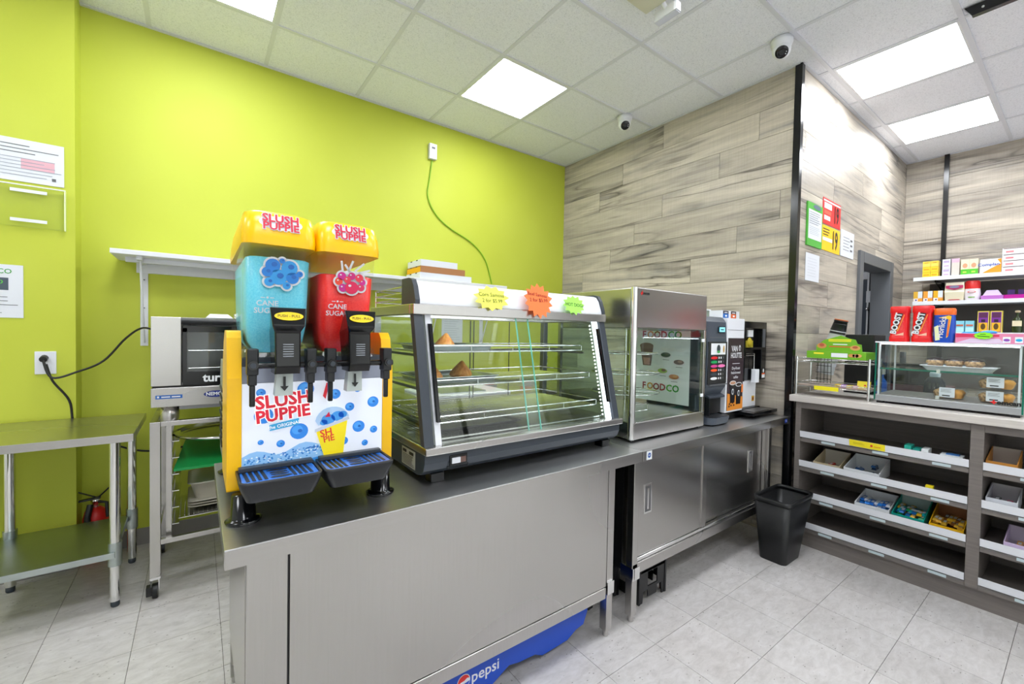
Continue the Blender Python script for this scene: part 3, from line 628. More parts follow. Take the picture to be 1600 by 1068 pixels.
for xs in (X0+.004, X1-.009):
    pr = [(1.345, .952), (1.45, 1.402), (1.85, 1.402), (1.85, .952)]; gg = obj('side_glass', MB().prism(pr, 'x', xs, xs+.005, M['gglass']), t)
    m = MB().loft([[(xs-.0015, 1.340, .955), (xs+.0065, 1.340, .955), (xs+.0065, 1.347, .955), (xs-.0015, 1.347, .955)], [(xs-.0015, 1.444, 1.40), (xs+.0065, 1.444, 1.40), (xs+.0065, 1.451, 1.40), (xs-.0015, 1.451, 1.40)]], M['gedge']); obj('glass_edge', m, gg)
for xa in (X0, X1-.03): obj('rear_post', MB().box(xa, xa+.03, 1.84, 1.87, .952, 1.402, M['dsteel']), t, bevel=.002)
obj('rear_glass', MB().box(X0+.03, 1.12, 1.853, 1.857, .955, 1.40, M['glass']), t); obj('rear_glass', MB().box(1.10, X1-.03, 1.859, 1.863, .955, 1.40, M['glass']), t)
m = MB()
for xx in (1.10, 1.12, .87, 1.34): m.box(xx-.002, xx+.002, 1.850, 1.8525, .956, 1.399, M['dark'])
obj('rear_glass_edges', m, t)
m = MB()
for q in ((X0-.004, X1+.004, 1.415, 1.45), (X0-.004, X1+.004, 1.84, 1.875), (X0-.004, X0+.03, 1.45, 1.84), (X1-.03, X1+.004, 1.45, 1.84)): m.box(*q, 1.402, 1.440, S)
obj('top_frame', m, t, bevel=.003)
prof = [(1.425, 1.440), (1.427, 1.452), (1.445, 1.500), (1.462, 1.522), (1.48, 1.528), (1.54, 1.528), (1.54, 1.440)]
obj('canopy', MB().prism(prof, 'x', X0+.022, X1-.018, M['whiteg']), t, bevel=.003)
prof2 = [(1.420, 1.438), (1.420, 1.455), (1.438, 1.505), (1.456, 1.530), (1.48, 1.536), (1.545, 1.536), (1.545, 1.438)]
for xa, xb in ((X0+.004, X0+.022), (X1-.018, X1)): obj('canopy_end', MB().prism(prof2, 'x', xa, xb, G), t, bevel=.003)
m = MB()
for z in (1.462, 1.485, 1.508):
    m.tube([(X0+.012, 1.54, z), (X0+.012, 1.86, z), (X1-.012, 1.86, z), (X1-.012, 1.54, z)], .003, M['chrome'], 6)
for x in (X0+.012, .95, 1.27, X1-.012): m.tube([(x, 1.86, 1.44), (x, 1.86, 1.51)], .003, M['chrome'], 6)
obj('gallery_rail', m, t)
def wire_shelf(z, y0, nm='wire_shelf'):
    m = MB(); xa, xb, y1 = X0+.075, X1-.075, 1.82
    for zz in (z, z+.024): m.tube([(xa, y0, zz), (xb, y0, zz)], .0028, M['chrome'], 6); m.tube([(xa, y0, zz), (xa, y1, zz), (xb, y1, zz), (xb, y0, zz)], .0028, M['chrome'], 6)
    for k in range(5): x = xa+(xb-xa)*k/4; m.tube([(x, y0, z), (x, y0, z+.024)], .0022, M['chrome'], 5)
    for k in range(56):
        x = xa+(xb-xa)*(k+.5)/56; m.tube([(x, y0, z+.003), (x, y1, z+.003)], .0021, M['chrome'], 5)
    for yy in (y0+.12, y0+.25): m.tube([(xa, yy, z-.002), (xb, yy, z-.002)], .0022, M['chrome'], 5)
    return obj(nm, m, t)
bx('case_fill_strip', (X0+.06, X1-.06, 1.475, 1.52, 1.420, 1.430), col('#f4faff', .4, 0, 6.), t)  # hidden glowing strip added to brighten the inside of the hot case
bx('top_panel', (X0+.031, X1-.031, 1.451, 1.839, 1.4305, 1.4395), S, t)  # not part of the case; added above the strip as a light reflector
for z, y0 in ((1.262, 1.50), (1.135, 1.445), (1.010, 1.395)): wire_shelf(z, y0)
m = MB()
for k in range(60): x = X0+.05+(X1-X0-.1)*k/59; m.box(x-.0012, x+.0012, 1.36, 1.83, .962, .966, M['chrome'])
for yy in (1.37, 1.58, 1.80): m.box(X0+.05, X1-.05, yy, yy+.004, .956, .962, M['chrome'])
obj('bottom_grille', m, t)
for xs in (X0+.06, X1-.065):
    for z in (1.255, 1.128, 1.003): obj('shelf_support', MB().box(xs, xs+.006, 1.50, 1.82, z-.01, z, M['dsteel']), t)
sam = NT('fried_pastry'); n = sam.noise(60, 4); r = sam.ramp([(.3, lin('#b8691f')), (.7, lin('#e6a855'))]); sam.l(n, 0, r, 0); sam.l(r, 0, sam.b, 'Base Color'); sam.b.inputs['Roughness'].default_value = .45
bp = sam.add('ShaderNodeBump'); bp.inputs['Strength'].default_value = .5; bp.inputs['Distance'].default_value = .004; sam.l(n, 0, bp, 'Height'); sam.l(bp, 0, sam.b, 'Normal'); sam = sam.m
def tray(name, x0, x1, y0, y1, z, mat, lab, h=.022):
    m = MB(); rg = lambda a, zz: [(u, v, zz) for u, v in rrect(x0+a, x1-a, y0+a, y1-a, .015, 3)]
    m.loft([rg(.012, z), rg(.003, z+h-.002), rg(-.004, z+h), rg(-.003, z+h+.002), rg(.006, z+h), rg(.014, z+.003)], mat, True); return tag(obj(name, m, at=((x0+x1)/2, (y0+y1)/2, z)), lab, 'tray')
tray('serving_tray', .70, 1.03, 1.53, 1.78, 1.267, M['galv'], 'steel tray holding one samosa on the top shelf of the hot food case')
tray('serving_tray', .70, 1.03, 1.49, 1.78, 1.140, M['galv'], 'steel tray holding two samosas on the middle wire shelf')
tray('baking_tray', .70, 1.10, 1.42, 1.74, .9665, M['black'], 'black ridged tray under the lowest wire shelf of the hot food case', .012)
def samosa(x, y, z, a, lab, s=1):
    m = MB(); ring = lambda r, zz, tw=0: [(x+r*(1.15 if k % 4 == 0 else .8)*math.cos(a+tw+2*PI*k/12), y+r*(1.15 if k % 4 == 0 else .8)*math.sin(a+tw+2*PI*k/12), z+zz) for k in range(12)]
    m.loft([ring(.040*s, 0), ring(.048*s, .008*s), ring(.043*s, .022*s), ring(.028*s, .04*s, .1), ring(.012*s, .058*s, .2), ring(.004*s, .066*s, .2)], sam, True)
    return tag(obj('samosa', m, at=(x, y, z)), lab, 'pastry', 'samosas in the hot food case')
samosa(.845, 1.62, 1.27, .3, 'single golden samosa standing on the upper shelf tray', 1.0)
samosa(.765, 1.60, 1.143, 1.2, 'left golden samosa on the middle shelf tray', 1.05); samosa(.935, 1.64, 1.143, 2.3, 'right golden samosa on the middle shelf tray', 1.1)
# star shaped price cards hung on the canopy
def star(nm, cx, cz, rx, rz, n, h, lines, tc, lab, rot, dy=0, z0=0):
    m = MB(); rnd = random.Random(int(cx*100)); pts = []
    for k in range(2*n):
        a = 2*PI*k/(2*n)+rot; rr2 = (1. if k % 2 == 0 else .78)*(1+rnd.uniform(-.05, .05)); pts.append((rx*rr2*math.cos(a), rz*rr2*math.sin(a)))
    o_ = Vector((cx, 1.412-dy, cz)); u = Vector((0, .22, .975)).normalized(); r_ = Vector((1, 0, 0)); nn = r_.cross(u)
    fr = [o_+r_*a+u*b+nn*.002 for a, b in pts]; bk = [q-nn*.0015 for q in fr]
    m.loft([bk, fr], col(h, .6))
    pl = Pl(m, o_+nn*.0022, r_, u, .0004)
    for (s, a, b, sz, ro) in lines: pl.text(s, a, b, sz, col(tc, .6), 2, .004, ro)
    return tag(obj(nm, m, at=(cx, 1.412-dy, cz)), lab, 'sign')
star('price_card', .932, 1.478, .083, .052, 11, '#f2ee62', [('Corn Samosa', 0, .012, .022, 0), ('2 for $5.99', .002, -.012, .021, 0)], '#6a7a20', 'pale yellow star-shaped samosa price card on the white canopy', .1)
star('price_card', 1.168, 1.480, .078, .077, 14, '#ff7a38', [('Beef Samosa', -.004, .026, .021, -.08), ('2 for $5.99', 0, .002, .022, 0)], '#8c1206', 'orange star-shaped samosa price card, the middle card on the canopy', .2, .006)
star('price_card', 1.385, 1.474, .068, .046, 12, '#a5ee5c', [('HOT DOGs', 0, .0, .022, -.04)], '#1d3a12', 'light green star-shaped hot dog card at the right of the canopy', .05)
# ================================================================ STEEL ROTISSERIE CASE
t = thing('steel_glass_case', 'tall stainless steel and glass display cabinet between hot food case and coffee machine', 'display case', (2.0, 1.58, .82))
a, b, c, d_ = 1.690, 2.335, 1.310, 1.850
m = MB().box(a+.01, b, c, d_, .832, .915, S); obj('base_panel', m, t, bevel=.004)
m = MB().box(a+.01, b, c, d_, 1.375, 1.575, SH); hdp = obj('top_housing', m, t, bevel=.006)
m = MB().tube([(a+.018, c+.018, .832), (a+.018, c+.018, 1.575)], .018, M['chrome'], 14); obj('corner_post', m, t)
m = MB().box(b-.022, b, c, c+.02, .915, 1.375, S); obj('corner_post', m, t, bevel=.002)
for y in (d_-.02,): obj('corner_post', MB().box(a, a+.02, y, y+.02, .832, 1.575, S), t); obj('corner_post', MB().box(b-.02, b, y, y+.02, .915, 1.375, S), t)
obj('front_glass', MB().box(a+.036, b-.022, c+.004, c+.008, .915, 1.375, M['glass']), t)
obj('side_glass', MB().box(a+.004, a+.008, c+.03, d_-.02, .86, 1.375, M['gglass']), t); obj('side_glass', MB().box(b-.008, b-.004, c+.02, d_-.02, .915, 1.375, M['gglass']), t)
obj('rear_glass', MB().box(a+.02, b-.02, d_-.01, d_-.006, .915, 1.375, M['gglass']), t)
for z in (1.31, 1.0):
    obj('hinge', MB().box(b-.045, b-.02, c-.004, c+.003, z, z+.018, M['whiteg']), t, bevel=.002)
m = MB()
for x, y in ((a+.03, c+.03), (b-.03, c+.03), (a+.03, d_-.03), (b-.03, d_-.03), (2.02, c+.03)): m.lathe((x, y, .82), [(.012, 0), (.012, .013), (0, .0135)], M['blackg'], 10)
obj('feet', m, t)
m = MB(); q = Pl(m, (a+.075, c, 1.548), (1, 0, 0), (0, 0, 1), .001); q.text('omcan', .006, 0, .022, M['dark'], 1, .02); q.poly([(-.035, 0), (-.026, .004), (-.022, .014), (-.018, .004), (-.012, 0), (-.02, -.004), (-.025, -.012)], M['red'], 1); obj('maker_mark', m, hdp)
# rotating rack
m = MB(); cx, cyy = 1.99, 1.60
m.tube([(cx, cyy, .915), (cx, cyy, 1.375)], .005, M['chrome'], 8)
rk = obj('rack_pole', m, t)
for z in (1.02, 1.13, 1.24):
    m = MB(); m.tube([(cx+.19*math.cos(a2), cyy+.19*math.sin(a2), z) for a2 in [2*PI*k/28 for k in range(29)]], .003, M['chrome'], 6)
    for k in range(8): a2 = 2*PI*k/8; m.tube([(cx, cyy, z), (cx+.19*math.cos(a2), cyy+.19*math.sin(a2), z)], .002, M['chrome'], 5)
    obj('rack_ring', m, rk)
m = MB(); m.tube([(1.80, 1.42, .94), (1.96, 1.42, .94), (1.96, 1.42, .975), (1.80, 1.42, .975), (1.80, 1.42, .94)], .003, M['chrome'], 6); obj('wire_stand', m, t)
m = MB().box(b-.0125, b-.011, 1.40, 1.80, .93, 1.372, col('#dfe9ea', .4)); po = obj('poster', m, t)
m = MB(); q = Pl(m, (b-.0125, 1.60, 1.15), (0, -1, 0), (0, 0, 1), .0006)
def foodco(pl, a0, b0, sz, l=1):
    for k, (ch, h) in enumerate(zip('FOODCO', ('#8a2430', '#b98a2c', '#8a2430', '#a33a3a', '#4fae2f', '#2f9a3c'))): pl.text(ch, a0+(k-2.5)*sz*.78, b0, sz, col(h, .5), l, .03)
foodco(q, .0, .195, .062); foodco(q, .0, -.13, .058)
q.poly([(-.15, .125), (-.05, .125), (-.065, -.0), (-.125, -.0)], col('#6b5048', .5), 1); q.poly([(-.125, .05), (-.07, .05), (-.075, .005), (-.115, .005)], col('#b98f86', .5), 2); q.disk(-.10, .125, .052, .02, col('#7a6258', .5), 3)
for a0, b0, h, h2 in ((.04, .07, '#2b4a3a', '#4d5c3c'), (.13, .03, '#57423f', '#94776d'), (.02, -.03, '#8fb04a', '#6e4d40'), (.10, -.06, '#c07a3a', '#cf9a50')):
    q.disk(a0, b0, .042, .020, M['white'], 1); q.disk(a0, b0+.004, .034, .015, col(h, .5), 2); q.disk(a0+.008, b0+.008, .016, .008, col(h2, .5), 3); q.rect(a0-.02, a0+.025, b0-.028, b0-.025, M['trim'], 1)
obj('poster_print', m, po)
# ================================================================ COFFEE MACHINES
t = thing('hot_drinks_machine', 'dark grey push-button hot drinks machine beside the steel glass cabinet', 'machine', (2.49, 1.5, .82))
GB = M['greyb']; xa, xb, yf = 2.385, 2.612, 1.335
m = MB().box(xa, xb, yf+.03, 1.74, 1.0, 1.462, GB).box(xa, xb, yf+.06, 1.74, .83, 1.0, GB); obj('cabinet', m, t, bevel=.006)
m = MB().prism([(yf+.03, .99), (yf, 1.04), (yf-.004, 1.25), (yf+.006, 1.43), (yf+.03, 1.462)], 'x', xa+.002, xb-.002, GB); dr_ = obj('front_door', m, t, bevel=.004)
m = MB().box(xa+.012, xb, yf-.006, yf, 1.06, 1.312, M['dark']); kp = obj('keypad', m, dr_, bevel=.002)
m = MB(); q = Pl(m, ((xa+xb)/2+.008, yf-.006, 1.19), (1, 0, 0), (0, 0, 1), .0008); q.rect(-.082, .085, .045, .112, M['label'], 1); q.disk(.0, .078, .026, .030, M['white'], 2); q.disk(0, .08, .020, .024, M['charcoal'], 3); q.disk(0, .062, .018, .008, col('#4aa35a', .5), 4); q.disk(.062, .078, .010, .022, col('#c39a55', .5), 2)
for k, h in enumerate(('#e0202a', '#12a558', '#d63a8e', '#ee5a22', '#39434d', '#eceef0')):
    z = .026-k*.0245; q.disk(-.043, z, .038, .0085, col(h, .4), 1)
    for x in (.012, .035, .062): q.rect(x-.006, x+.004, z-.006, z+.006, M['label'] if x < .05 else M['trim'], 1)
q.disk(.04, -.023, .042, .0095, col('#f27ab8', .4), 2); obj('selection_labels', m, kp)
m = MB(); q = Pl(m, (2.545, yf-.001, 1.385), (1, 0, 0), (0, 0, 1), .003); q.rect(-.037, .037, -.020, .018, M['blackg'], 1); q.rect(-.031, .031, -.014, .014, col('#7fd3e8', .3, 0, .5), 2); q.rect(-.02, .018, -.004, .003, col('#17414d', .4), 2.3); obj('display', m, dr_)
m = MB().box(xa+.03, xb-.012, yf+.0, yf+.012, 1.335, 1.339, M['trim']).box(xa+.03, xb, yf-.012, yf, 1.052, 1.058, M['trim']); obj('door_ridge', m, dr_)
m = MB().box(xa+.05, xb-.004, yf+.025, yf+.0305, .875, .992, M['black']).box(xa+.05, xa+.056, yf+.0, yf+.028, .87, .99, M['dark']).prism([(yf+.03, 1.0), (yf-.004, .985), (yf-.004, .975), (yf+.03, .985)], 'x', xa+.04, xb-.01, M['charcoal']); obj('cup_bay', m, t)
m = MB().loft([[(u, v, .828) for u, v in rrect(xa-.0, xb-.01, yf-.045, yf+.12, .05, 5)], [(u, v, .868) for u, v in rrect(xa, xb-.01, yf-.055, yf+.12, .05, 5)]], GB, True); m.loft([[(u, v, .868) for u, v in rrect(xa+.012, xb-.022, yf-.045, yf+.02, .03, 5)], [(u, v, .871) for u, v in rrect(xa+.012, xb-.022, yf-.045, yf+.02, .03, 5)]], M['dark']); obj('drip_tray', m, t)
for x in (xa+.03, xb-.03): obj('foot', MB().lathe((x, 1.65, .82), [(.015, 0), (.015, .01), (0, .0105)], M['blackg'], 10), t)
m = MB().box(xa+.0, xb+.0, 1.45, 1.74, 1.464, 1.505, col('#8d9a88', .3)).box(xa-.03, xb+.002, 1.44, 1.75, 1.505, 1.512, M['white']); tag(obj('storage_tray', m, at=(2.5, 1.6, 1.464)), 'low grey-green tray with white top resting on the hot drinks machine', 'tray')
t = thing('coffee_machine', 'white and black bean coffee machine with brown poster, nearest the plank wall', 'machine', (2.87, 1.5, .82))
xa, xm, xb, yf = 2.618, 2.835, 3.150, 1.335
m = MB().box(xa, xm, yf, 1.72, .872, 1.458, M['whiteg']); cb = obj('panel_housing', m, t, bevel=.003); obj('seam', MB().box(xa+.004, xm-.004, yf-.0012, yf, 1.385, 1.387, M['trim']), cb)
m = MB().box(xa+.016, xm-.010, yf-.004, yf, .885, 1.335, col('#31232b', .35)); po = obj('poster', m, cb)
m = MB(); q = Pl(m, ((xa+xm)/2+.003, yf-.004, 1.11), (1, 0, 0), (0, 0, 1), .0006)
q.text('VAN', -.022, .157, .050, M['white'], 1, .02, 0, .75); q.text('HOUTTE', 0, .115, .046, M['white'], 1, .02, 0, .75); q.disk(.042, .163, .011, .019, M['white'], 1, 14); q.disk(.042, .160, .006, .011, col('#31232b', .35), 2, 10)
q.rect(-.045, .045, .064, .067, M['white'], 1); q.text('Dry-Roast', 0, .036, .024, M['white'], 1, .01); q.text('fresh-brewed', 0, .008, .024, M['white'], 1, .01, 0, .9); q.text('coffee', 0, -.020, .024, M['white'], 1, .01)
q.poly([(-.098, -.225), (.098, -.225), (.098, -.150), (-.098, -.118)], col('#dd8a2e', .4), 1)
for a0, b0 in ((-.035, -.055), (.040, -.068)):
    q.poly([(a0-.038, b0), (a0+.038, b0), (a0+.028, b0-.125), (a0-.028, b0-.125)], col('#15161a', .3), 2); q.disk(a0, b0, .040, .014, M['label'], 3); q.disk(a0, b0, .034, .010, col('#b78868' if a0 < 0 else '#2b2020', .4), 4); q.disk(a0, b0-.055, .013, .019, M['label'], 4, 12); q.disk(a0, b0-.055, .009, .013, col('#39434d', .4), 5, 12)
for a0, b0 in ((-.07, -.185), (-.05, -.195), (-.03, -.18), (-.055, -.175), (-.015, -.195), (-.075, -.20)): q.disk(a0, b0, .009, .006, col('#241412', .4), 3, 8)
q.rect(.075, .097, -.12, -.07, col('#e0782a', .4), 3)
obj('poster_print', m, po)
m = MB().box(xm+.002, xb, yf+.03, 1.72, 1.055, 1.445, M['blackg']).box(xm+.002, xm+.02, yf, yf+.03, 1.055, 1.445, M['blackg']).box(xb-.065, xb, yf, yf+.03, 1.055, 1.445, M['blackg']).box(xm+.02, xb-.065, yf, yf+.03, 1.40, 1.445, M['blackg']).box(xm+.02, xb-.065, yf, yf+.03, 1.26, 1.275, M['blackg']); bb = obj('brewing_unit', m, t, bevel=.002)
m = MB().box(xm+.10, xm+.17, yf+.022, yf+.03, 1.345, 1.39, M['label']).box(xm+.08, xm+.17, yf+.022, yf+.03, 1.275, 1.32, col('#a79a22', .5)); m.ball((xm+.12, yf+.022, 1.31), .03, col('#b7a51f', .5), sy=.3); obj('bean_label', m, bb)
obj('side_window', MB().box(xb-.058, xb-.02, yf-.002, yf, 1.275, 1.40, col('#55595f', .2)), bb)
m = MB().tube([(xm+.05, yf+.012, 1.235), (xm+.17, yf+.012, 1.235), (xm+.17, yf+.012, 1.13)], .0035, M['chrome'], 6); m.tube([(xm+.05, yf+.012, 1.222), (xm+.165, yf+.012, 1.222)], .0035, M['chrome'], 6); obj('spout_pipe', m, bb)
obj('dispensing_chute', MB().box(xm+.15, xm+.20, yf-.012, yf+.02, 1.04, 1.13, M['whiteg']), bb, bevel=.004)
m = MB(); q = Pl(m, (xb-.033, yf, 1.09), (1, 0, 0), (0, 0, 1), .001); q.rect(-.022, .022, -.022, .0, M['label'], 1); q.rect(-.022, .022, 0, .010, col('#e8642a', .4), 1); q.disk(0, .026, .010, .014, M['label'], 1, 10); obj('sticker', m, bb)
m = MB().box(xm+.004, xb-.045, yf+.04, 1.70, .872, 1.053, M['whiteg']); o = obj('lower_cabinet', m, t, bevel=.003); m = MB(); q = Pl(m, (xb-.085, yf+.04, .925), (1, 0, 0), (0, 0, 1), .001); q.rect(-.018, .018, -.018, .018, col('#e7b81c', .4), 1); q.rect(-.010, .010, -.012, .008, col('#8d3d20', .4), 2); obj('warning_sticker', m, o)
obj('plinth', MB().box(xa, xb-.02, yf+.02, 1.70, .820, .871, M['blackg']), t)
m = MB().box(xm-.01, xb+.02, yf-.075, yf+.03, .842, .862, M['blackg']).box(xm+.03, xb-.07, yf-.06, yf+.02, .862, .866, M['dsteel']); obj('drip_tray', m, t, bevel=.003)
m = MB().box(xa+.05, xm+.06, 1.40, 1.62, 1.460, 1.510, M['white']); o = tag(obj('packet_holder', m, at=(2.75, 1.5, 1.46)), 'white box with blue and orange packets on top of the bean coffee machine', 'box')
m = MB(); q = Pl(m, (xa+.10, 1.40, 1.486), (1, 0, 0), (0, 0, 1), .001)
for a0, h in ((0, '#1565b8'), (.098, '#d9622a')): q.rect(a0-.034, a0+.034, -.024, .022, col('#2b1f25', .4), 1); q.rect(a0-.034, a0+.034, -.024, .004, col(h, .4), 2); q.rect(a0-.02, a0+.02, .008, .014, M['white'], 2); q.disk(a0, -.010, .014, .006, M['label'], 3, 10)
obj('packet_front', m, o)
# ================================================================ CANDY COUNTER
WG = M['drawal']
t = thing('candy_counter', 'grey woodgrain shop counter with open candy shelves and a pale worktop', 'counter', (3.5, .4, 0))
bx('worktop', (3.128, 3.95, -.80, 1.175, .932, .972), M['top'], t, bevel=.003)
bx('plinth', (3.175, 3.93, -.78, 1.14, 0, .098), WG, t)
bx('back_panel', (3.56, 3.58, -.78, 1.14, .1, .93), WG, t)
bx('side_panel', (3.152, 3.93, 1.112, 1.142, .1, .931), WG, t)
bx('divider', (3.150, 3.56, .31, .357, .1, .931), WG, t)
bx('side_panel', (3.152, 3.93, -.80, -.77, .0, .931), WG, t)
bx('top_rail', (3.152, 3.172, .358, 1.111, .892, .931), WG, t); bx('top_rail', (3.152, 3.172, -.769, .309, .892, .931), WG, t)
for z in (.70, .512, .318, .122):
    for ya, yb in ((.358, 1.111), (-.769, .309)):
        sh = bx('shelf', (3.152, 3.56, ya, yb, z-.024, z), WG, t)
        m = MB().box(3.142, 3.1505, ya+.0, yb-.0, z-.004, z+.006, M['acry']).loft([[(3.146, ya, z+.006), (3.1495, ya, z+.006), (3.1495, yb, z+.006), (3.146, yb, z+.006)], [(3.138, ya, z+.046), (3.1415, ya, z+.046), (3.1415, yb, z+.046), (3.138, yb, z+.046)]], M['whiteg']); st = obj('price_strip', m, sh)
        m = MB()
        for k in range(3):
            yy = yb-.12-k*.25
            if yy-.07 > ya: m.box(3.1405, 3.1425, yy-.07, yy, z-.012, z+.002, col('#b9c8cc', .25))
        obj('ticket_holders', m, sh)
m = MB().loft([[(3.1435, .685, .708), (3.1445, .685, .708), (3.1445, .85, .708), (3.1435, .85, .708)], [(3.1365, .685, .746), (3.1375, .685, .746), (3.1375, .85, .746), (3.1365, .85, .746)]], col('#f6e41d', .5)); q = Pl(m, (3.1385, .77, .727), (0, -1, 0), (-.18, 0, 1), .0012); q.lines(-.06, .0, -.004, .008, 2, .002, col('#b8a21a', .5)); q.rect(.02, .03, -.005, .007, M['red'], 1); q.rect(.036, .066, -.003, .0, M['red'], 1)
tag(obj('price_label', m, at=(3.14, .77, .708)), 'long yellow price label on the top candy shelf strip', 'label')
def carton(x0, x1, y0, y1, z, h0, h1, mat, inside, lab, grp=None, cat='box'):
    m = MB(); w = .004
    m.box(x0, x1, y0, y1, z, z+.003, inside)
    m.loft([[(x0, y0, z), (x0+w, y0, z), (x0+w, y1, z), (x0, y1, z)], [(x0-.004, y0, z+h0), (x0-.004+w, y0, z+h0), (x0-.004+w, y1, z+h0), (x0-.004, y1, z+h0)]], mat)
    m.box(x1-w, x1, y0, y1, z, z+h1, inside)
    for a, b in ((y0, y0+w), (y1-w, y1)): m.prism([(x0, z), (x1, z), (x1, z+h1), (x0, z+h0)], 'y', a, b, mat)
    o = obj('display_carton', m, at=((x0+x1)/2, (y0+y1)/2, z)); tag(o, lab, cat, grp); return o
def bars(n, x0, x1, y0, y1, z, cols, lab, grp, L=.09):
    rnd = random.Random(n*3+int(y0*100))
    for k in range(n):
        cx = x0+L*.5+(x1-x0-L)*rnd.random(); yy = y0+(y1-y0)*(k % max(1, n//2)+.5)/max(1, n//2); zz = z+.004+.016*(k//max(1, n//2))
        h = cols[k % len(cols)]; m = MB(); a = .011
        m.loft([[(cx-L/2, yy-a, zz+.002), (cx-L/2, yy+a, zz+.002), (cx-L/2, yy+a, zz+.005), (cx-L/2, yy-a, zz+.005)], [(cx-L/2+.008, yy-a*.8, zz), (cx-L/2+.008, yy+a*.8, zz), (cx-L/2+.008, yy+a*.8, zz+.013), (cx-L/2+.008, yy-a*.8, zz+.013)],
                [(cx+L/2-.008, yy-a*.8, zz), (cx+L/2-.008, yy+a*.8, zz), (cx+L/2-.008, yy+a*.8, zz+.013), (cx+L/2-.008, yy-a*.8, zz+.013)], [(cx+L/2, yy-a, zz+.002), (cx+L/2, yy+a, zz+.002), (cx+L/2, yy+a, zz+.005), (cx+L/2, yy-a, zz+.005)]], col(h, .3))
        m.box(cx-L*.2, cx+L*.2, yy-a*.5, yy+a*.5, zz+.0132, zz+.0136, M['label'])
        tag(obj('candy_bar', m, at=(cx, yy, zz)), lab, 'candy', grp)
x0 = 3.185
carton(x0, x0+.20, .905, 1.045, .513, .045, .095, col('#c6b795', .7), col('#cbc6ba', .7), 'brown-edged candy carton holding a red wrapper, leftmost on the second shelf')
bars(1, x0, x0+.15, .94, .99, .535, ['#c8231c'], 'red wrapped candy in the leftmost carton of the second shelf', 'candy in the brown-edged carton')
carton(x0, x0+.22, .715, .885, .513, .05, .10, M['label'], col('#d6dadd', .6), 'white candy carton with a few blue wrappers on the second shelf')
bars(5, x0+.03, x0+.18, .74, .86, .53, ['#2c4f7c', '#39669c', '#223c66'], 'dark blue wrapped candy in the white carton of the second shelf', 'blue candy on the second shelf', .06)
carton(x0, x0+.2, .665, .825, .319, .05, .09, M['label'], col('#d8dce0', .6), 'white carton with blue candy print on the third shelf')
bars(16, x0+.01, x0+.17, .675, .815, .345, ['#1f6fd0', '#2f86e2', '#e6eefa'], 'blue and white wrapped candy in the white carton, third shelf', 'blue candy on the third shelf')
carton(x0, x0+.21, .52, .655, .319, .045, .11, col('#0f9a8c', .4), col('#9fb7b4', .6), 'teal candy carton in the middle of the third shelf')
bars(20, x0+.01, x0+.19, .53, .645, .348, ['#128c4c', '#0c5fa8', '#16a0a8', '#e0b020'], 'green and blue wrapped candy in the teal carton', 'candy in the teal carton')
carton(x0, x0+.22, .37, .50, .319, .045, .115, col('#e8b414', .4), M['kraft'], 'yellow and brown candy carton at the right end of the third shelf')
bars(14, x0+.01, x0+.19, .38, .49, .348, ['#d8a32a', '#e6bb3a', '#7a4a1a'], 'golden wrapped bar in the yellow carton, third shelf', 'golden bars in the yellow carton')
for k, (y0_, h) in enumerate(((.55, '#2aa596'), (.515, '#e9edf0'), (.585, '#2fb09c'))):
    tag(obj('gum_packet', MB().box(3.19, 3.27, y0_, y0_+.028, .7005, .745+.006*k, col(h, .35)), at=(3.2, y0_, .70)), ('teal chewing gum packet at the middle of the top candy shelf', 'white chewing gum packet beside the teal ones, top candy shelf', 'mint green chewing gum packet left of the other gum, top candy shelf')[k], 'candy')
tag(obj('gum_packet', MB().box(3.19, 3.25, .385, .47, .7005, .742, col('#d9dfe2', .35)).box(3.20, 3.24, .40, .45, .742, .746, col('#3a6fae', .4)), at=(3.2, .42, .70)), 'white gum box at the right end of the top candy shelf', 'candy')
tag(obj('yellow_tag', MB().box(3.18, 3.21, .49, .52, .513, .560, col('#f0dc1e', .5)), at=(3.19, .5, .513)), 'tiny yellow tag standing on the second candy shelf', 'label')
carton(3.185, 3.40, .20, .305, .701, .05, .09, col('#c98a3a', .5), col('#c9c2bb', .6), 'pale carton with orange base on the top shelf right of the divider')
carton(3.185, 3.40, .195, .30, .513, .055, .085, col('#d8dbe2', .5), col('#d3cfd3', .6), 'white carton with pink stripe on the second shelf right of the divider')
bars(4, 3.19, 3.33, .205, .29, .517, ['#d8447c', '#404a50'], 'pink wrapped candy in the carton right of the divider', 'pink candy right of the divider')
carton(3.185, 3.40, .07, .235, .319, .05, .08, col('#d6c3e4', .5), col('#d9cfe0', .6), 'lilac carton on the third shelf right of the divider')
bars(4, 3.19, 3.33, .09, .22, .323, ['#9c4a9c', '#e6a030'], 'purple wrapped candy in the lilac carton', 'purple candy right of the divider')
# ---------------------------------------------------------------- chrome wire rack and green snack boxes
t = thing('countertop_wire_rack', 'two-tier chrome wire rack on the pale counter beside the glass pastry case', 'rack', (3.4, .97, .972))
xa, xb, ya, yb = 3.205, 3.44, .785, 1.165
for x in (xa, xb):
    for y in (ya, yb): obj('post', MB().tube([(x, y, .972), (x, y, 1.225)], .007, M['chrome'], 8), t)
for zz, nm in ((1.19, 'upper_tier'), (1.03, 'lower_tier')):
    m = MB()
    for z in (zz, zz+.022): m.tube([(xa, ya, z), (xb, ya, z), (xb, yb, z), (xa, yb, z), (xa, ya, z)], .003, M['chrome'], 6)
    for k in range(14): y = ya+(yb-ya)*(k+.5)/14; m.tube([(xa, y, zz), (xb, y, zz)], .0018, M['chrome'], 5)
    obj(nm, m, t)
bx('tier_board', (xa+.01, xb-.01, ya+.01, yb-.01, 1.034, 1.042), col('#b9a79b', .6), t)
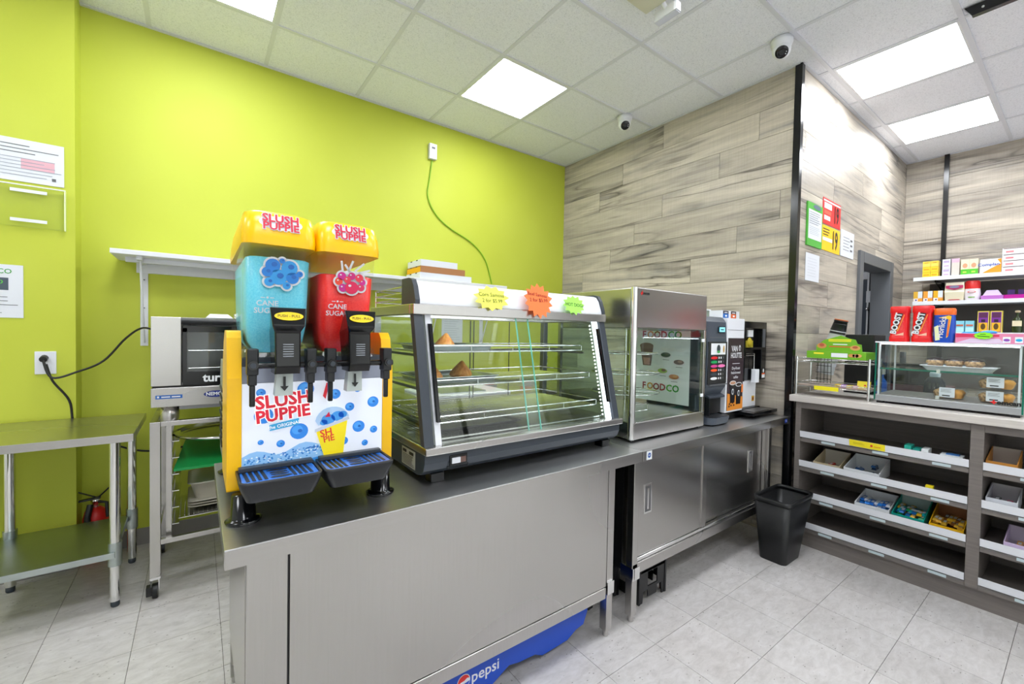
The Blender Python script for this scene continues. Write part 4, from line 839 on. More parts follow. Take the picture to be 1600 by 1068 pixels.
m = MB().loft([[(3.199, .93, 1.015), (3.201, .93, 1.015), (3.201, 1.06, 1.015), (3.199, 1.06, 1.015)], [(3.195, .93, 1.04), (3.197, .93, 1.04), (3.197, 1.06, 1.04), (3.195, 1.06, 1.04)]], col('#f6ea1c', .5)); tag(obj('price_label', m, at=(3.2, 1, 1.015)), 'yellow price label clipped to the lower tier of the wire rack', 'label')
tag(obj('price_card', MB().loft([[(3.28, .795, 1.043), (3.283, .795, 1.043), (3.283, .86, 1.043), (3.28, .86, 1.043)], [(3.29, .795, 1.085), (3.293, .795, 1.085), (3.293, .86, 1.085), (3.29, .86, 1.085)]], col('#f2e02a', .5)).box(3.278, 3.281, .815, .825, 1.055, 1.065, M['red']), at=(3.28, .82, 1.043)), 'small yellow card with a red dot on the wire rack lower tier', 'label')
for k, (y, h, lb) in enumerate(((.945, '#e7c534', 'yellow'), (.915, '#b98ad0', 'purple'), (.885, '#e7d27a', 'pale yellow'), (.855, '#d8b0bb', 'pink'), (.825, '#f0dc5a', 'lemon'))):
    tag(obj('snack_sachet', MB().box(3.225, 3.27, y-.012, y+.012, 1.043, 1.058, col(h, .4)), at=(3.25, y, 1.043)), lb+' snack sachet lying on the lower tier of the wire rack', 'snack')
GN = col('#6fae1e', .4)
m = MB(); m.box(3.235, 3.42, .81, 1.12, 1.216, 1.262, GN)
q = Pl(m, (3.235, .965, 1.239), (0, -1, 0), (0, 0, 1), .001); q.rect(-.115, -.06, .004, .014, col('#f2df30', .5), 1); q.rect(-.02, .065, -.012, .014, M['label'], 1)
for a0, h in ((.085, '#c98a4a'), (.105, '#b87f66'), (.12, '#d6a15a')): q.disk(a0, .002, .016, .011, col(h, .5), 2)
back = [(-.11, 0), (-.11, .045), (-.09, .06), (-.07, .085), (-.03, .10), (.02, .12), (.06, .10), (.095, .09), (.105, .06), (.125, .055), (.13, 0)]
bp_ = MB(); bp_.prism([(.965-a0, 1.262+b0*.85) for a0, b0 in back], 'x', 3.26, 3.265, GN); 
q2 = Pl(bp_, (3.26, .965, 1.262), (0, -1, 0), (0, 0, 1), .001); q2.lines(-.045, .075, .062, .080, 2, .006, col('#f0e22c', .5), .1); q2.rect(-.02, .055, .043, .049, M['label'], 1); q2.rect(-.04, .07, .028, .034, col('#d8482a', .5), 1); q2.disk(-.08, .035, .026, .018, col('#c98a4a', .5), 1); q2.disk(.095, .026, .026, .016, col('#d6a15a', .5), 1); q2.disk(-.08, .04, .014, .01, col('#b6553a', .5), 2); q2.disk(.095, .03, .014, .008, col('#b6553a', .5), 2)
o = tag(obj('snack_box', m, at=(3.33, .965, 1.216)), 'green snack display box with raised header on the chrome wire rack', 'box'); obj('header_card', bp_, o)
# cup stack, black box behind the rack
t = thing('paper_cup_stack', 'tilted stack of white and black paper cups behind the green snack box', 'cups', (3.62, 1.06, 1.0))
def cup(z, r0, r1, h, mat, nm='cup'):
    ax = Vector((.02, -.22, 1)).normalized(); o_ = Vector((3.56, 1.13, 1.04)); e1 = ax.orthogonal().normalized(); e2 = ax.cross(e1); m = MB()
    rg = lambda r, zz: [o_+ax*zz+e1*(r*math.cos(2*PI*k/18))+e2*(r*math.sin(2*PI*k/18)) for k in range(18)]
    m.loft([rg(r0, z), rg(r1, z+h), rg(r1+.003, z+h), rg(r1+.003, z+h+.006), rg(r1-.003, z+h+.006)], mat, True); return obj(nm, m, t)
for k in range(9): cup(.06+k*.030, .049, .042, .06, M['paper'])
for k in range(2): cup(.345+k*.022, .046, .038, .065, M['dark'])
cup(.435, .0385, .036, .005, col('#d8743a', .5), 'lid')
m = MB().box(3.64, 3.90, .87, 1.03, .973, 1.375, M['black']); tag(obj('cash_box_case', m, at=(3.7, .95, .973), bevel=.004), 'tall black box standing behind the wire rack by the doorway', 'box')
m = MB()
for k in range(5): m.tube([(3.49, 1.14-.02*k, 1.0), (3.49, 1.14-.02*k, 1.22)], .002, M['blackg'], 5); m.tube([(3.49, 1.06, 1.02+.045*k), (3.49, 1.15, 1.02+.045*k)], .002, M['blackg'], 5)
tag(obj('wire_basket', m, at=(3.56, 1.1, .99)), 'small black wire grid behind the chrome rack, against the plank wall', 'basket')
# ---------------------------------------------------------------- glass pastry case
t = thing('pastry_case', 'low glass pastry display case with green glass edges on the pale counter', 'display case', (3.42, .48, .972))
xa, xb, ya, yb, z0, z1 = 3.235, 3.60, .195, .765, .985, 1.325
for x in (xa+.01, xb-.04):
    for y in (ya+.01, yb-.04): obj('foot', MB().box(x, x+.03, y, y+.03, .972, .985, M['black']), t)
m = MB().box(xa, xb, ya, yb, .985, 1.022, col('#a9abae', .35, .6)); obj('base', m, t, bevel=.003)
m = MB().box(xa+.02, xb-.02, ya+.02, yb-.02, 1.022, 1.026, col('#8b8482', .4)); obj('floor_panel', m, t)
bf = obj('front_glass', MB().box(xa, xa+.005, ya+.005, yb-.005, 1.022, z1, M['glass']), t)
for y in (ya, yb-.005):
    g = obj('side_glass', MB().box(xa, xb, y, y+.005, 1.022, z1, M['gglass']), t); obj('glass_edge', MB().box(xa-.0015, xa+.001, y-.001, y+.006, .99, z1+.004, M['gedge']), g)
obj('rear_glass', MB().box(xb-.005, xb, ya+.005, yb-.005, 1.022, z1, M['glass']), t)
m = MB()
for y in (ya+.012, yb-.02): m.box(xa+.008, xa+.018, y, y+.008, 1.022, z1, M['whiteg']).box(xb-.02, xb-.01, y, y+.008, 1.022, z1, M['whiteg'])
obj('corner_posts', m, t)
m = MB().box(xa-.003, xb, ya-.004, yb+.004, z1, z1+.008, M['whiteg']); obj('top_panel', m, t, bevel=.002)
m = MB().box(xa+.012, xb-.02, ya+.01, yb-.01, 1.172, 1.179, M['gglass']); bx('case_fill_strip', (xa+.012, xa+.022, ya+.02, yb-.02, z1-.008, z1-.001), col('#f2f6ff', .4, 0, 7.), t); sh = obj('glass_shelf', m, t); obj('shelf_edge', MB().box(xa+.010, xa+.012, ya+.01, yb-.01, 1.171, 1.180, M['gedge']), sh)  # glowing strip under the top is added to brighten the pastries
obj('shelf_clip', MB().box(xa+.006, xa+.016, .49, .505, 1.165, 1.188, M['chrome']), t); obj('shelf_clip', MB().box(xa+.006, xa+.016, .49, .505, 1.026, 1.045, M['chrome']), t)
m = MB(); q = Pl(m, (xa-.001, .262, 1.040), (0, -1, 0), (0, 0, 1), .001); q.poly([(-.045, 0), (-.034, .004), (-.030, .014), (-.026, .004), (-.016, 0), (-.024, -.004), (-.028, -.013), (-.034, -.005)], M['red'], 1); q.text('omcan', .020, 0, .030, M['black'], 1, .05); obj('maker_mark', m, bf)
rg = lambda a, zz: [(u, v, zz) for u, v in rrect(3.27+a, 3.43-a, .295+a, .575-a, .02, 4)]
tag(obj('foam_tray', MB().loft([rg(.02, 1.1795), rg(.002, 1.202), rg(-.006, 1.204), rg(-.006, 1.207), rg(.004, 1.206), rg(.022, 1.184)], M['whiteg'], True), at=(3.35, .43, 1.18)), 'white foam tray of wrapped muffins on the glass shelf of the pastry case', 'tray')
mf = NT('muffin_crumb'); n = mf.noise(90, 4); r = mf.ramp([(.35, lin('#6a4a2e')), (.6, lin('#c09a6a'))]); mf.l(n, 0, r, 0); mf.l(r, 0, mf.b, 'Base Color'); mf = mf.m
for k, (y, ad) in enumerate(((.525, 'left'), (.45, 'middle'), (.375, 'right'))):
    m = MB().lathe((3.335, y, 1.188), [(.024, 0), (.033, .026), (.040, .032), (.036, .046), (.02, .054), (0, .056)], mf, 14); m.lathe((3.335, y, 1.2305), [(.036, 0), (.032, .012), (.014, .019), (0, .019)], col('#2c1b18', .25), 12)
    o = tag(obj('muffin', m, at=(3.335, y, 1.185)), ad+' chocolate-topped muffin in the white foam tray of the pastry case', 'pastry', 'muffins on the foam tray')
    obj('wrapper', MB().lathe((3.335, y, 1.184), [(.0265, .004), (.0355, .030), (.0435, .036), (.0425, .052), (.036, .064), (.016, .0685), (0, .069)], M['acry'], 14), o)
def clam(y0, y1, z, lab):
    xA, xB = 3.27, 3.40; t = thing('pastry_container', lab, 'container', ((xA+xB)/2, (y0+y1)/2, z))
    rg = lambda a, zz: [(u, v, zz) for u, v in rrect(xA+a, xB-a, y0+a, y1-a, .02, 3)]
    obj('tub', MB().loft([rg(.012, z), rg(0, z+.035), rg(-.004, z+.037), rg(.004, z+.06), rg(.02, z+.068)], M['acry'], True), t)
    m = MB().box(xA-.0035, xA-.002, (y0+y1)/2-.03, (y0+y1)/2+.03, z+.012, z+.064, M['paper']); q = Pl(m, (xA-.0035, (y0+y1)/2, z+.038), (0, -1, 0), (0, 0, 1), .0006); q.lines(-.024, .024, .0, .02, 5, .0012, M['trim']); q.rect(-.018, .012, -.020, -.014, M['dark'], 1); obj('price_label', m, t)
    nn = 0
    for x in (xA+.035, xB-.035):
        for y in (y0+.032, y1-.032):
            nn += 1; mm = MB().lathe((x, y, z+.006), [(.018, 0), (.025, .022), (.027, .03), (.018, .042), (0, .046)], (mf if nn % 2 == 0 else col('#d9932e', .5)), 12); obj('cake', mm, t)
    return t
clam(.40, .53, 1.0265, 'clear container of orange cakes, the single one left in the pastry case'); clam(.225, .36, 1.0265, 'lower clear container of cakes at the right of the pastry case'); clam(.225, .36, 1.098, 'upper clear container stacked on another at the right of the pastry case')
# jars and boxes on the pastry case
def jar(y, lab, kind):
    t = thing('powder_jar', lab, 'jar', (3.30, y, 1.333)); x = 3.295; z = 1.3335; R = col('#e0141c', .25)
    if kind:
        rg = lambda s, zz: [(u, v, zz) for u, v in rrect(x-.036*s, x+.036*s, y-.043*s, y+.043*s, .018*s, 4)]
        obj('body', MB().loft([rg(1.0, z), rg(1.02, z+.025), rg(.93, z+.035), rg(.93, z+.165)], R, True), t, bevel=0)
        obj('lid', MB().loft([rg(.98, z+.165), rg(1.0, z+.17), rg(1.0, z+.198), rg(.93, z+.204)], R, True), t)
        m = MB(); q = Pl(m, (x-.0345, y+.008, z+.105), (0, -1, 0), (0, 0, 1), .0006); q.poly([(-.030, -.055), (-.008, -.062), (.026, .055), (.004, .060)], M['black'], 1); q.text('BOOST', -.003, .0, .038, M['white'], 2, .04, 1.36); q.poly([(.0, -.045), (.03, .05), (.033, .05), (.006, -.045)], col('#f0952a', .4), 1); q.poly([(-.01, -.068), (.03, -.052), (.03, -.068)], col('#f2b9a0', .4), 1); q.lines(.012, .03, -.04, .03, 9, .001, col('#f08a80', .4))
        obj('front_print', m, t)
    else:
        B = col('#1148b4', .25); rg = lambda s, zz: [(u, v, zz) for u, v in rrect(x-.034*s, x+.034*s, y-.042*s, y+.042*s, .02*s, 4)]
        obj('body', MB().loft([rg(.9, z), rg(.98, z+.02), rg(1, z+.09), rg(.95, z+.15)], B, True), t); obj('lid', MB().loft([rg(.96, z+.15), rg(1.0, z+.155), rg(1.0, z+.180), rg(.9, z+.187)], col('#f06a1c', .3), True), t)
        m = MB(); q = Pl(m, (x-.0345, y, z+.085), (0, -1, 0), (0, 0, 1), .0006); q.text('Horlicks', -.006, -.002, .034, M['white'], 3, .015, 1.45); q.poly([(-.02, .05), (.02, .062), (.030, .058), (.02, -.05), (.012, -.06), (.018, .042)], col('#f2c21e', .4), 1); q.poly([(.014, -.05), (.020, .04), (.024, .04), (.02, -.05)], col('#e8582a', .4), 2); q.poly([(-.036, .0), (-.020, .01), (-.012, -.07), (-.030, -.075)], col('#dfe6b8', .4), 1); obj('front_print', m, t)
    return t
jar(.672, 'left red jar of malt drink powder on top of the pastry case', 1); jar(.575, 'right red jar of malt drink powder, next to the blue one', 1); jar(.488, 'blue jar with orange lid on top of the pastry case', 0)
m = MB(); m.box(3.27, 3.40, .13, .442, 1.3335, 1.385, col('#e084a8', .4)); q = Pl(m, (3.27, .286, 1.359), (0, -1, 0), (0, 0, 1), .0006); q.poly([(-.155, .005), (-.155, .026), (.0, .020), (.0, .010)], col('#d8305c', .4), 1); q.poly([(-.155, -.024), (.02, -.024), (.0, .0), (-.1, .0)], col('#d9c3dc', .4), 1)
for a0, h in ((.025, '#8a4ab0'), (.065, '#1fa3d4'), (.105, '#1f9a3c')): q.rect(a0-.013, a0+.013, -.02, .010, M['label'], 2); q.disk(a0, -.006, .011, .007, col(h, .4), 3)
tag(obj('candy_box', m, at=(3.33, .286, 1.3335), bevel=.001), 'long pink candy box on the pastry case, right of the jars', 'box')
m = MB(); pts = []; 
for k in range(22): a = 2*PI*k/22; rr2 = 1 if k % 2 == 0 else .85; pts.append((.34+.036*rr2*math.cos(a), 1.374+.019*rr2*math.sin(a)))
m.prism(pts, 'x', 3.262, 3.264, col('#8fe61e', .5)); q = Pl(m, (3.262, .34, 1.374), (0, -1, 0), (0, 0, 1), .0006); q.rect(-.012, .008, .005, .008, col('#1b5a1c', .5), 1); q.poly([(-.022, .0), (.022, -.004), (.022, -.008), (-.022, -.004)], col('#1b5a1c', .5), 1); tag(obj('price_card', m, at=(3.263, .34, 1.374)), 'small bright green burst card on the front of the pink box', 'sign')
m = MB(); m.loft([[(3.33, .345, 1.386), (3.36, .345, 1.386), (3.36, .43, 1.386), (3.33, .43, 1.386)], [(3.335, .35, 1.394), (3.355, .35, 1.394), (3.355, .42, 1.394), (3.335, .42, 1.394)]], col('#2f9be6', .4)); m.ball((3.35, .33, 1.392), .03, col('#2f9be6', .4), sx=.5, sy=1, sz=.35)
tag(obj('blue_packet', m, at=(3.345, .38, 1.386)), 'bright blue packet lying on the pink box', 'packet')
# payment devices behind the case
m = MB().box(3.72, 3.9, .60, .86, 1.055, 1.19, M['blackg']); o = tag(obj('receipt_printer', m, at=(3.8, .7, .99), bevel=.006), 'black receipt printer behind the pastry case', 'printer'); obj('base', MB().box(3.70, 3.92, .52, .862, .973, 1.053, col('#5a2a34', .4)), o)
t = thing('dispenser', 'dark dispenser bottle with pale cap behind the glass of the pastry case', 'bottle', (3.66, .575, .973))
obj('body', MB().loft([[(u, v, z) for u, v in rrect(3.66-.025*s, 3.66+.025*s, .575-.045*s, .575+.045*s, .015, 3)] for s, z in ((1.1, .973), (1.1, 1.03), (1, 1.09), (.6, 1.12))], col('#1d2733', .3), True), t); m = MB().lathe((3.66, .575, 1.12), [(.024, 0), (.026, .02), (.018, .034), (0, .036)], col('#cfe3ea', .3), 14); obj('cap', m, t)
m = MB(); q = Pl(m, (3.634, .575, 1.06), (0, -1, 0), (0, 0, 1), .001)
for a0 in (-.018, 0, .018): q.rect(a0-.005, a0+.005, -.02, .022, M['trim'], 1)
obj('print', m, t)
t = thing('spray_bottle', 'blue spray bottle standing behind the left end of the pastry case', 'bottle', (3.66, .77, .973))
obj('body', MB().lathe((3.66, .83, .973), [(.028, 0), (.03, .02), (.03, .09), (.012, .12), (.012, .14), (0, .141)], col('#2f6fd8', .25), 14), t); obj('trigger', MB().box(3.63, 3.68, .815, .845, 1.114, 1.15, M['white']), t)
t2 = MB().lathe((3.70, .735, 1.191), [(.016, 0), (.016, .075), (0, .076)], M['dark'], 12); tag(obj('small_dark_bottle', t2, at=(3.7, .735, 1.191)), 'small dark bottle on the black receipt printer', 'bottle')
# ---------------------------------------------------------------- goods on the wall shelves
def sbox(name, x0, x1, y0, y1, z, h, face, lab, grp=None, deco=None, cat='box'):
    m = MB().box(x0, x1, y0, y1, z, z+h, col(face, .4)); q = Pl(m, (x0, (y0+y1)/2, z+h/2), (0, -1, 0), (0, 0, 1), .001)
    if deco: deco(q, (y1-y0)/2, h/2)
    return tag(obj(name, m, at=((x0+x1)/2, (y0+y1)/2, z)), lab, cat, grp)
Z1, Z2, Z3 = 1.9255, 1.7005, 1.4155
def d_y(q, a, h): q.rect(-a*.9, a*.9, h*.2, h*.8, col('#f6cf3a', .4), 1); q.rect(-a*.5, a*.5, h*.35, h*.5, col('#a04a2a', .4), 2)
def d_y2(q, a, h): q.rect(-a*.7, a*.7, -h*.2, h*.3, col('#e3a80a', .4), 1)
for i, y in enumerate((.947, .893)):
    for k in range(3): sbox('tea_box', 5.47, 5.55, y-.026, y+.026, Z1+.05*k+.001*k, .049, '#f8d02c' if k < 2 else '#f5d860', ('left' if i == 0 else 'right')+' column of yellow tea boxes, '+('bottom', 'middle', 'top')[k]+' one on the highest shelf', 'yellow tea boxes on the highest shelf', d_y if k == 2 else d_y2)
def d_w(q, a, h): q.rect(-a*.7, a*.7, h*.2, h*.7, col('#b9a8cc', .4), 1); q.rect(-a*.6, a*.6, -h*.6, -h*.4, col('#c49acb', .4), 1)
sbox('carton', 5.47, 5.56, .79, .842, Z1, .075, '#d9d6e4', 'lower pale lilac carton right of the yellow tea boxes', None, d_w); sbox('carton', 5.47, 5.56, .79, .842, Z1+.076, .08, '#dcdce8', 'upper pale lilac carton right of the yellow tea boxes', None, d_w)
sbox('carton', 5.47, 5.56, .733, .782, Z1, .155, '#d6cfc6', 'tall narrow beige carton with pink top on the highest shelf', None, lambda q, a, h: q.rect(-a, a, h*.55, h, col('#dcb6cc', .4), 1))
def d_g(q, a, h):
    q.rect(-a, a, -h, -h*.25, col('#52c22a', .4), 1); q.rect(-a*.9, a*.9, -h*.2, h*.8, col('#efe3bf', .4), 1); q.disk(0, h*.2, a*.6, h*.3, col('#dca07a', .4), 2); q.rect(-a*.5, a*.4, -h*.7, -h*.5, col('#b9ee5a', .4), 2)
for k, y in enumerate((.698, .645)): sbox('soup_packet', 5.47, 5.54, y-.026, y+.026, Z1, .14, '#e9dcc0', ('left' if k == 0 else 'right')+' cream and green packet on the highest shelf', None, d_g)
def d_o(q, a, h):
    q.poly([(-a, -h), (a, -h), (a, h), (a*.6, h*.9), (a*.95, h*.3), (0, -h*.3)], col('#f29a1e', .4), 1); q.text('Complan', -a*.2, h*.25, h*.55, col('#2b4fb0', .4), 2, .02)
sbox('cereal_box', 5.47, 5.54, .485, .607, Z1, .125, '#eceef5', 'white and orange carton lying on the highest shelf beside stacked white boxes', None, d_o)
def d_r(q, a, h): q.rect(-a*.7, 0, -h*.5, h*.1, col('#e0868c', .4), 1); q.rect(-a*.9, a*.9, h*.75, h*.95, col('#6a4a44', .4), 1)
for i, y in enumerate((.42, .29)):
    for k in range(4): sbox('white_carton', 5.47, 5.58, y-.062, y+.062, Z1+.051*k, .0495, '#e9ebf1', ('left' if i == 0 else 'right')+' pile of white cartons, '+('lowest', 'second', 'third', 'topmost')[k]+' one on the highest shelf', 'white cartons on the highest shelf', d_r)
def d_m(q, a, h): q.rect(0, a, -h*.2, h, col('#dfe9f6', .4), 1); q.rect(-a, a, -h, -h*.3, col('#f0e6dc', .4), 1); q.rect(0, a, -h, -h*.35, col('#f59a2a', .4), 2); q.disk(-a*.4, -h*.6, a*.2, h*.15, col('#3a3a8a', .4), 2)
for k, y in enumerate((.998, .930, .862)): sbox('soup_carton', 5.47, 5.54, y-.031, y+.031, Z2, .10, ('#e8b53a', '#eda23a', '#f0b61e')[k], ('left', 'middle', 'right')[k]+' small white and orange carton on the second shelf', 'small orange cartons on the second shelf', d_m)
m = MB(); m.loft([[(5.47, .70, Z2), (5.51, .70, Z2), (5.51, .815, Z2), (5.47, .815, Z2)], [(5.46, .695, Z2+.08), (5.53, .695, Z2+.08), (5.53, .82, Z2+.08), (5.46, .82, Z2+.08)], [(5.485, .70, Z2+.168), (5.49, .70, Z2+.168), (5.49, .815, Z2+.168), (5.485, .815, Z2+.168)]], col('#e6dfc2', .3)); q = Pl(m, (5.457, .757, Z2+.08), (0, -1, 0), (0, 0, 1), .001); q.poly([(-.055, .035), (-.055, .06), (.055, .06), (.055, .035), (0, .02)], col('#b0205a', .4), 1); q.disk(0, .046, .032, .012, col('#7a7a9a', .4), 2); q.poly([(-.05, -.078), (-.03, -.065), (.03, -.065), (.05, -.078)], col('#b01c2c', .4), 1); tag(obj('food_pouch', m, at=(5.49, .757, Z2)), 'cream food pouch with crimson band on the second shelf', 'packet')
t = thing('red_lid_jar', 'rounded white jar with big red lid on the second shelf', 'jar', (5.5, .65, Z2))
rg = lambda a, b, zz: [(5.50+a*math.cos(2*PI*k/20), .65+b*math.sin(2*PI*k/20), Z2+zz) for k in range(20)]
obj('body', MB().loft([rg(.03, .042, 0), rg(.036, .05, .03), rg(.038, .052, .06), rg(.034, .047, .105)], col('#e9e4ea', .3), True), t); obj('lid', MB().loft([rg(.036, .049, .105), rg(.036, .048, .16), rg(.028, .04, .175)], M['red'], True), t); m = MB(); q = Pl(m, (5.4605, .65, Z2+.07), (0, -1, 0), (0, 0, 1), .001); q.disk(0, .005, .026, .009, M['red'], 1); q.disk(0, .005, .02, .005, M['white'], 2); q.rect(-.02, .02, -.045, -.037, col('#7aa83a', .4), 1); obj('label', m, t)
for k, (y, h, h2, lb) in enumerate(((.53, '#c77ad0', '#c9b6e0', 'lilac gift pack with silver bow shape on the second shelf'), (.40, '#c21a9c', '#3a1560', 'magenta tray pack with dark purple bottles on the second shelf'))):
    t = thing('gift_pack', lb, 'box', (5.5, y, Z2)); obj('tray', MB().loft([[(5.465, y-.062, Z2), (5.54, y-.062, Z2), (5.54, y+.062, Z2), (5.465, y+.062, Z2)], [(5.46, y-.066, Z2+.038), (5.545, y-.066, Z2+.038), (5.545, y+.066, Z2+.038), (5.46, y+.066, Z2+.038)]], col(h, .3)), t)
    if k == 0: obj('contents', MB().loft([[(5.47, y-.056, Z2+.038), (5.53, y-.056, Z2+.038), (5.53, y+.056, Z2+.038), (5.47, y+.056, Z2+.038)], [(5.49, y-.03, Z2+.085), (5.52, y-.03, Z2+.085), (5.52, y+.035, Z2+.085), (5.49, y+.035, Z2+.085)]], col(h2, .2)), t)
    else:
        for yy in (y+.025, y-.033): obj('bottle', MB().box(5.48, 5.52, yy-.02, yy+.02, Z2+.038, Z2+.08, col(h2, .25)), t)
for k, y in enumerate((.715, .655)):
    sbox('light_blue_carton', 5.47, 5.54, y-.027, y+.027, Z3, .108, '#86cfe2', ('left' if k == 0 else 'right')+' pale blue carton on the lowest wall shelf', None, lambda q, a, h: (q.rect(-a*.8, a*.8, h*.1, h*.4, col('#c9705a', .4), 1), q.rect(-a*.9, a*.9, -h*.8, -h*.1, col('#b6e6ea', .4), 1)))
for k, y in enumerate((.575, .50)):
    def d_p(q, a, h): q.rect(-a*.84, a*.84, -h*.92, h*.9, col('#7b2c9c', .4), 1); q.rect(-a*.7, a*.7, h*.4, h*.85, col('#5a1f52', .4), 2); q.rect(-a*.35, a*.35, h*.0, h*.25, col('#2a0f30', .4), 2); q.rect(-a*.75, a*.75, -h*.85, -h*.05, col('#f2b81e', .4), 2); q.disk(0, -h*.4, a*.42, h*.28, col('#5a4416', .4), 3)
    sbox('perfume_box', 5.47, 5.54, y-.034, y+.034, Z3, .19, '#e8d25a', ('left' if k == 0 else 'right')+' purple and gold tall box on the lowest wall shelf', None, d_p)
t = thing('glass_bottle', 'dark green bottle with cream label and stopper at the right of the lowest wall shelf', 'bottle', (5.5, .385, Z3))
obj('body', MB().lathe((5.5, .385, Z3), [(.028, 0), (.03, .02), (.03, .10), (.022, .125), (.008, .14), (.007, .175), (0, .176)], col('#2c3a1c', .15), 14), t); obj('stopper', MB().lathe((5.5, .385, Z3+.172), [(.008, 0), (.016, .006), (.014, .018), (0, .02)], col('#e2cfae', .4), 12), t); m = MB(); q = Pl(m, (5.468, .385, Z3+.08), (0, -1, 0), (0, 0, 1), .001); q.rect(-.026, .026, -.02, .025, col('#e5d9b8', .5), 1); obj('label', m, t)
# ================================================================ PAPERS AND SIGNS ON THE PLANK WALL
def sheet(name, o_, r_, w, h, face, lab, deco=None, cat='notice', th=.003):
    m = MB(); o_ = Vector(o_); r_ = Vector(r_); u = Vector((0, 0, 1)); nn = r_.cross(u)
    c = [o_+r_*a+u*b for a, b in ((-w/2, -h/2), (w/2, -h/2), (w/2, h/2), (-w/2, h/2))]; m.loft([[p+nn*.0005 for p in c], [p+nn*th for p in c]], face if not isinstance(face, str) else col(face, .45))
    q = Pl(m, o_+nn*(th+.0002), r_, u, .0006)
    if deco: deco(q)
    return tag(obj(name, m, at=o_), lab, cat)
yw = YB-.0005; R_ = (1, 0, 0); tx = M['trim']; dk = M['black']
def dg(q): q.rect(-.118, .118, -.10, .10, M['paper'], 1); q.disk(.03, .128, .07, .016, col('#5a6a80', .4), 1); q.lines(-.105, .105, .0, .09, 6, .004, tx); q.lines(-.10, .10, -.07, -.01, 5, .003, col('#a9b2b8', .5))
sheet('framed_notice', (3.475, yw, 2.13), R_, .265, .295, '#4fae3a', 'green-bordered notice, leftmost on the grey plank wall', dg, th=.010)
def d19(q, w, h, c0, c1, white):
    q.text('19', w*.24, -h*.06, h*.86, dk, 3, .03, 0, .75); q.rect(-w*.46, w*.08, h*.12, h*.30, white, 1) if c0 else None
def dr1(q): q.rect(-.17, .17, .07, .082, M['white'], 1); q.rect(-.155, -.01, .02, .062, M['white'], 1); q.rect(-.155, -.035, -.062, -.030, M['white'], 1); q.rect(-.155, -.02, -.02, .008, col('#e5604a', .4), 1); q.text('19', .085, -.008, .175, dk, 3, .02, 0, .62)
def dy1(q): q.rect(-.17, .02, -.02, .005, M['white'], 1); q.lines(-.165, -.02, .015, .075, 3, .007, dk); q.text('19', .07, -.004, .19, dk, 3, .02, 0, .66)
sheet('age_sign', (3.81, yw, 2.272), R_, .36, .185, '#dd2a2a', 'red age limit sign with a black 19 on the plank wall', dr1, 'sign'); sheet('age_sign', (3.81, yw, 2.078), R_, .36, .18, '#f8c60c', 'yellow age limit sign with a black 19 below the red one', dy1, 'sign')
sheet('notice', (4.165, yw, 2.093), R_, .30, .205, M['paper'], 'white notice with faint lines right of the yellow sign', lambda q: (q.lines(-.10, .06, -.06, .06, 5, .004, tx), q.rect(.06, .11, .03, .045, tx, 2), q.rect(.06, .11, -.01, .005, tx, 2), q.rect(.06, .11, -.05, -.035, tx, 2)))
sheet('notice', (3.475, yw, 1.838), R_, .245, .19, M['paper'], 'small plain white notice below the green-bordered one', lambda q: q.lines(-.09, .09, -.07, .07, 7, .002, col('#b5bac0', .5)))
yp = PY-.0005
def dt(q): q.lines(-.14, .14, .03, .085, 3, .004, tx, .5); q.rect(-.02, .10, -.04, .01, col('#d9a9b4', .5), 1); q.lines(-.14, .13, -.085, .02, 6, .003, col('#9aa0ae', .5)); q.rect(.09, .105, -.085, -.07, tx, 2)
sheet('certificate', (-.715, yp, 2.178), R_, .27, .215, M['paper'], 'white printed certificate highest on the green pillar', dt, 'notice'); 
m = MB().box(-.86, -.579, PY-.018, PY-.014, 2.07, 2.30, M['acry']).box(-.86, -.575, PY-.016, PY-.001, 1.838, 2.055, M['acry'])
t = thing('document_holder', 'clear plastic wall pocket with two white label strips on the green pillar', 'holder', (-.7, PY, 1.84))
obj('pocket', MB().box(-.86, -.575, PY-.020, PY-.016, 1.838, 2.052, M['acry']).box(-.86, -.575, PY-.016, PY-.001, 1.838, 1.842, M['acry']), t)
obj('pocket_rim', MB().box(-.86, -.572, PY-.022, PY-.015, 2.048, 2.053, M['whiteg']).box(-.577, -.573, PY-.021, PY-.001, 1.838, 2.05, col('#e4efc4', .2)), t)
for z in (2.022, 1.872): obj('label_strip', MB().box(-.77, -.64, PY-.0225, PY-.0205, z-.008, z+.008, M['white']), t)
def dfc(q):
    q.text('FOODCO', .012, .10, .034, col('#3f9a3c', .5), 1, .01); q.rect(-.10, .074, .005, .068, col('#46525e', .5), 1); q.text('FOODCO', -.005, .045, .028, col('#59c43a', .5), 2, .01); q.lines(-.11, .11, -.12, -.02, 5, .003, tx, .4)
sheet('notice', (-.855, yp, 1.505), R_, .25, .27, M['paper'], 'white notice with dark green-lettered block on the green pillar', dfc)
# socket, plug, cords
t = thing('wall_socket', 'white double wall socket with a black plug on the green pillar', 'socket', (-.65, PY, 1.14))
obj('cover_plate', MB().box(-.692, -.612, PY-.006, PY, 1.076, 1.196, M['white']), t, bevel=.002); m = MB().box(-.672, -.632, PY-.008, PY-.006, 1.145, 1.18, M['whiteg']).box(-.672, -.632, PY-.008, PY-.006, 1.09, 1.126, M['whiteg']); obj('outlet_face', m, t)
def cable(name, pts, r, mat, lab, cat='cable', n=8):
    P_ = [Vector(p) for p in pts]; out = []
    for i in range(len(P_)-1):
        a, b, c, d = P_[max(i-1, 0)], P_[i], P_[i+1], P_[min(i+2, len(P_)-1)]
        for k in range(6):
            u = k/6; out.append(.5*((2*b)+(c-a)*u+(2*a-5*b+4*c-d)*u*u+(3*b-a-3*c+d)*u**3))
    return tag(obj(name, MB().tube(out+[P_[-1]], r, mat, n), at=P_[0]), lab, cat)
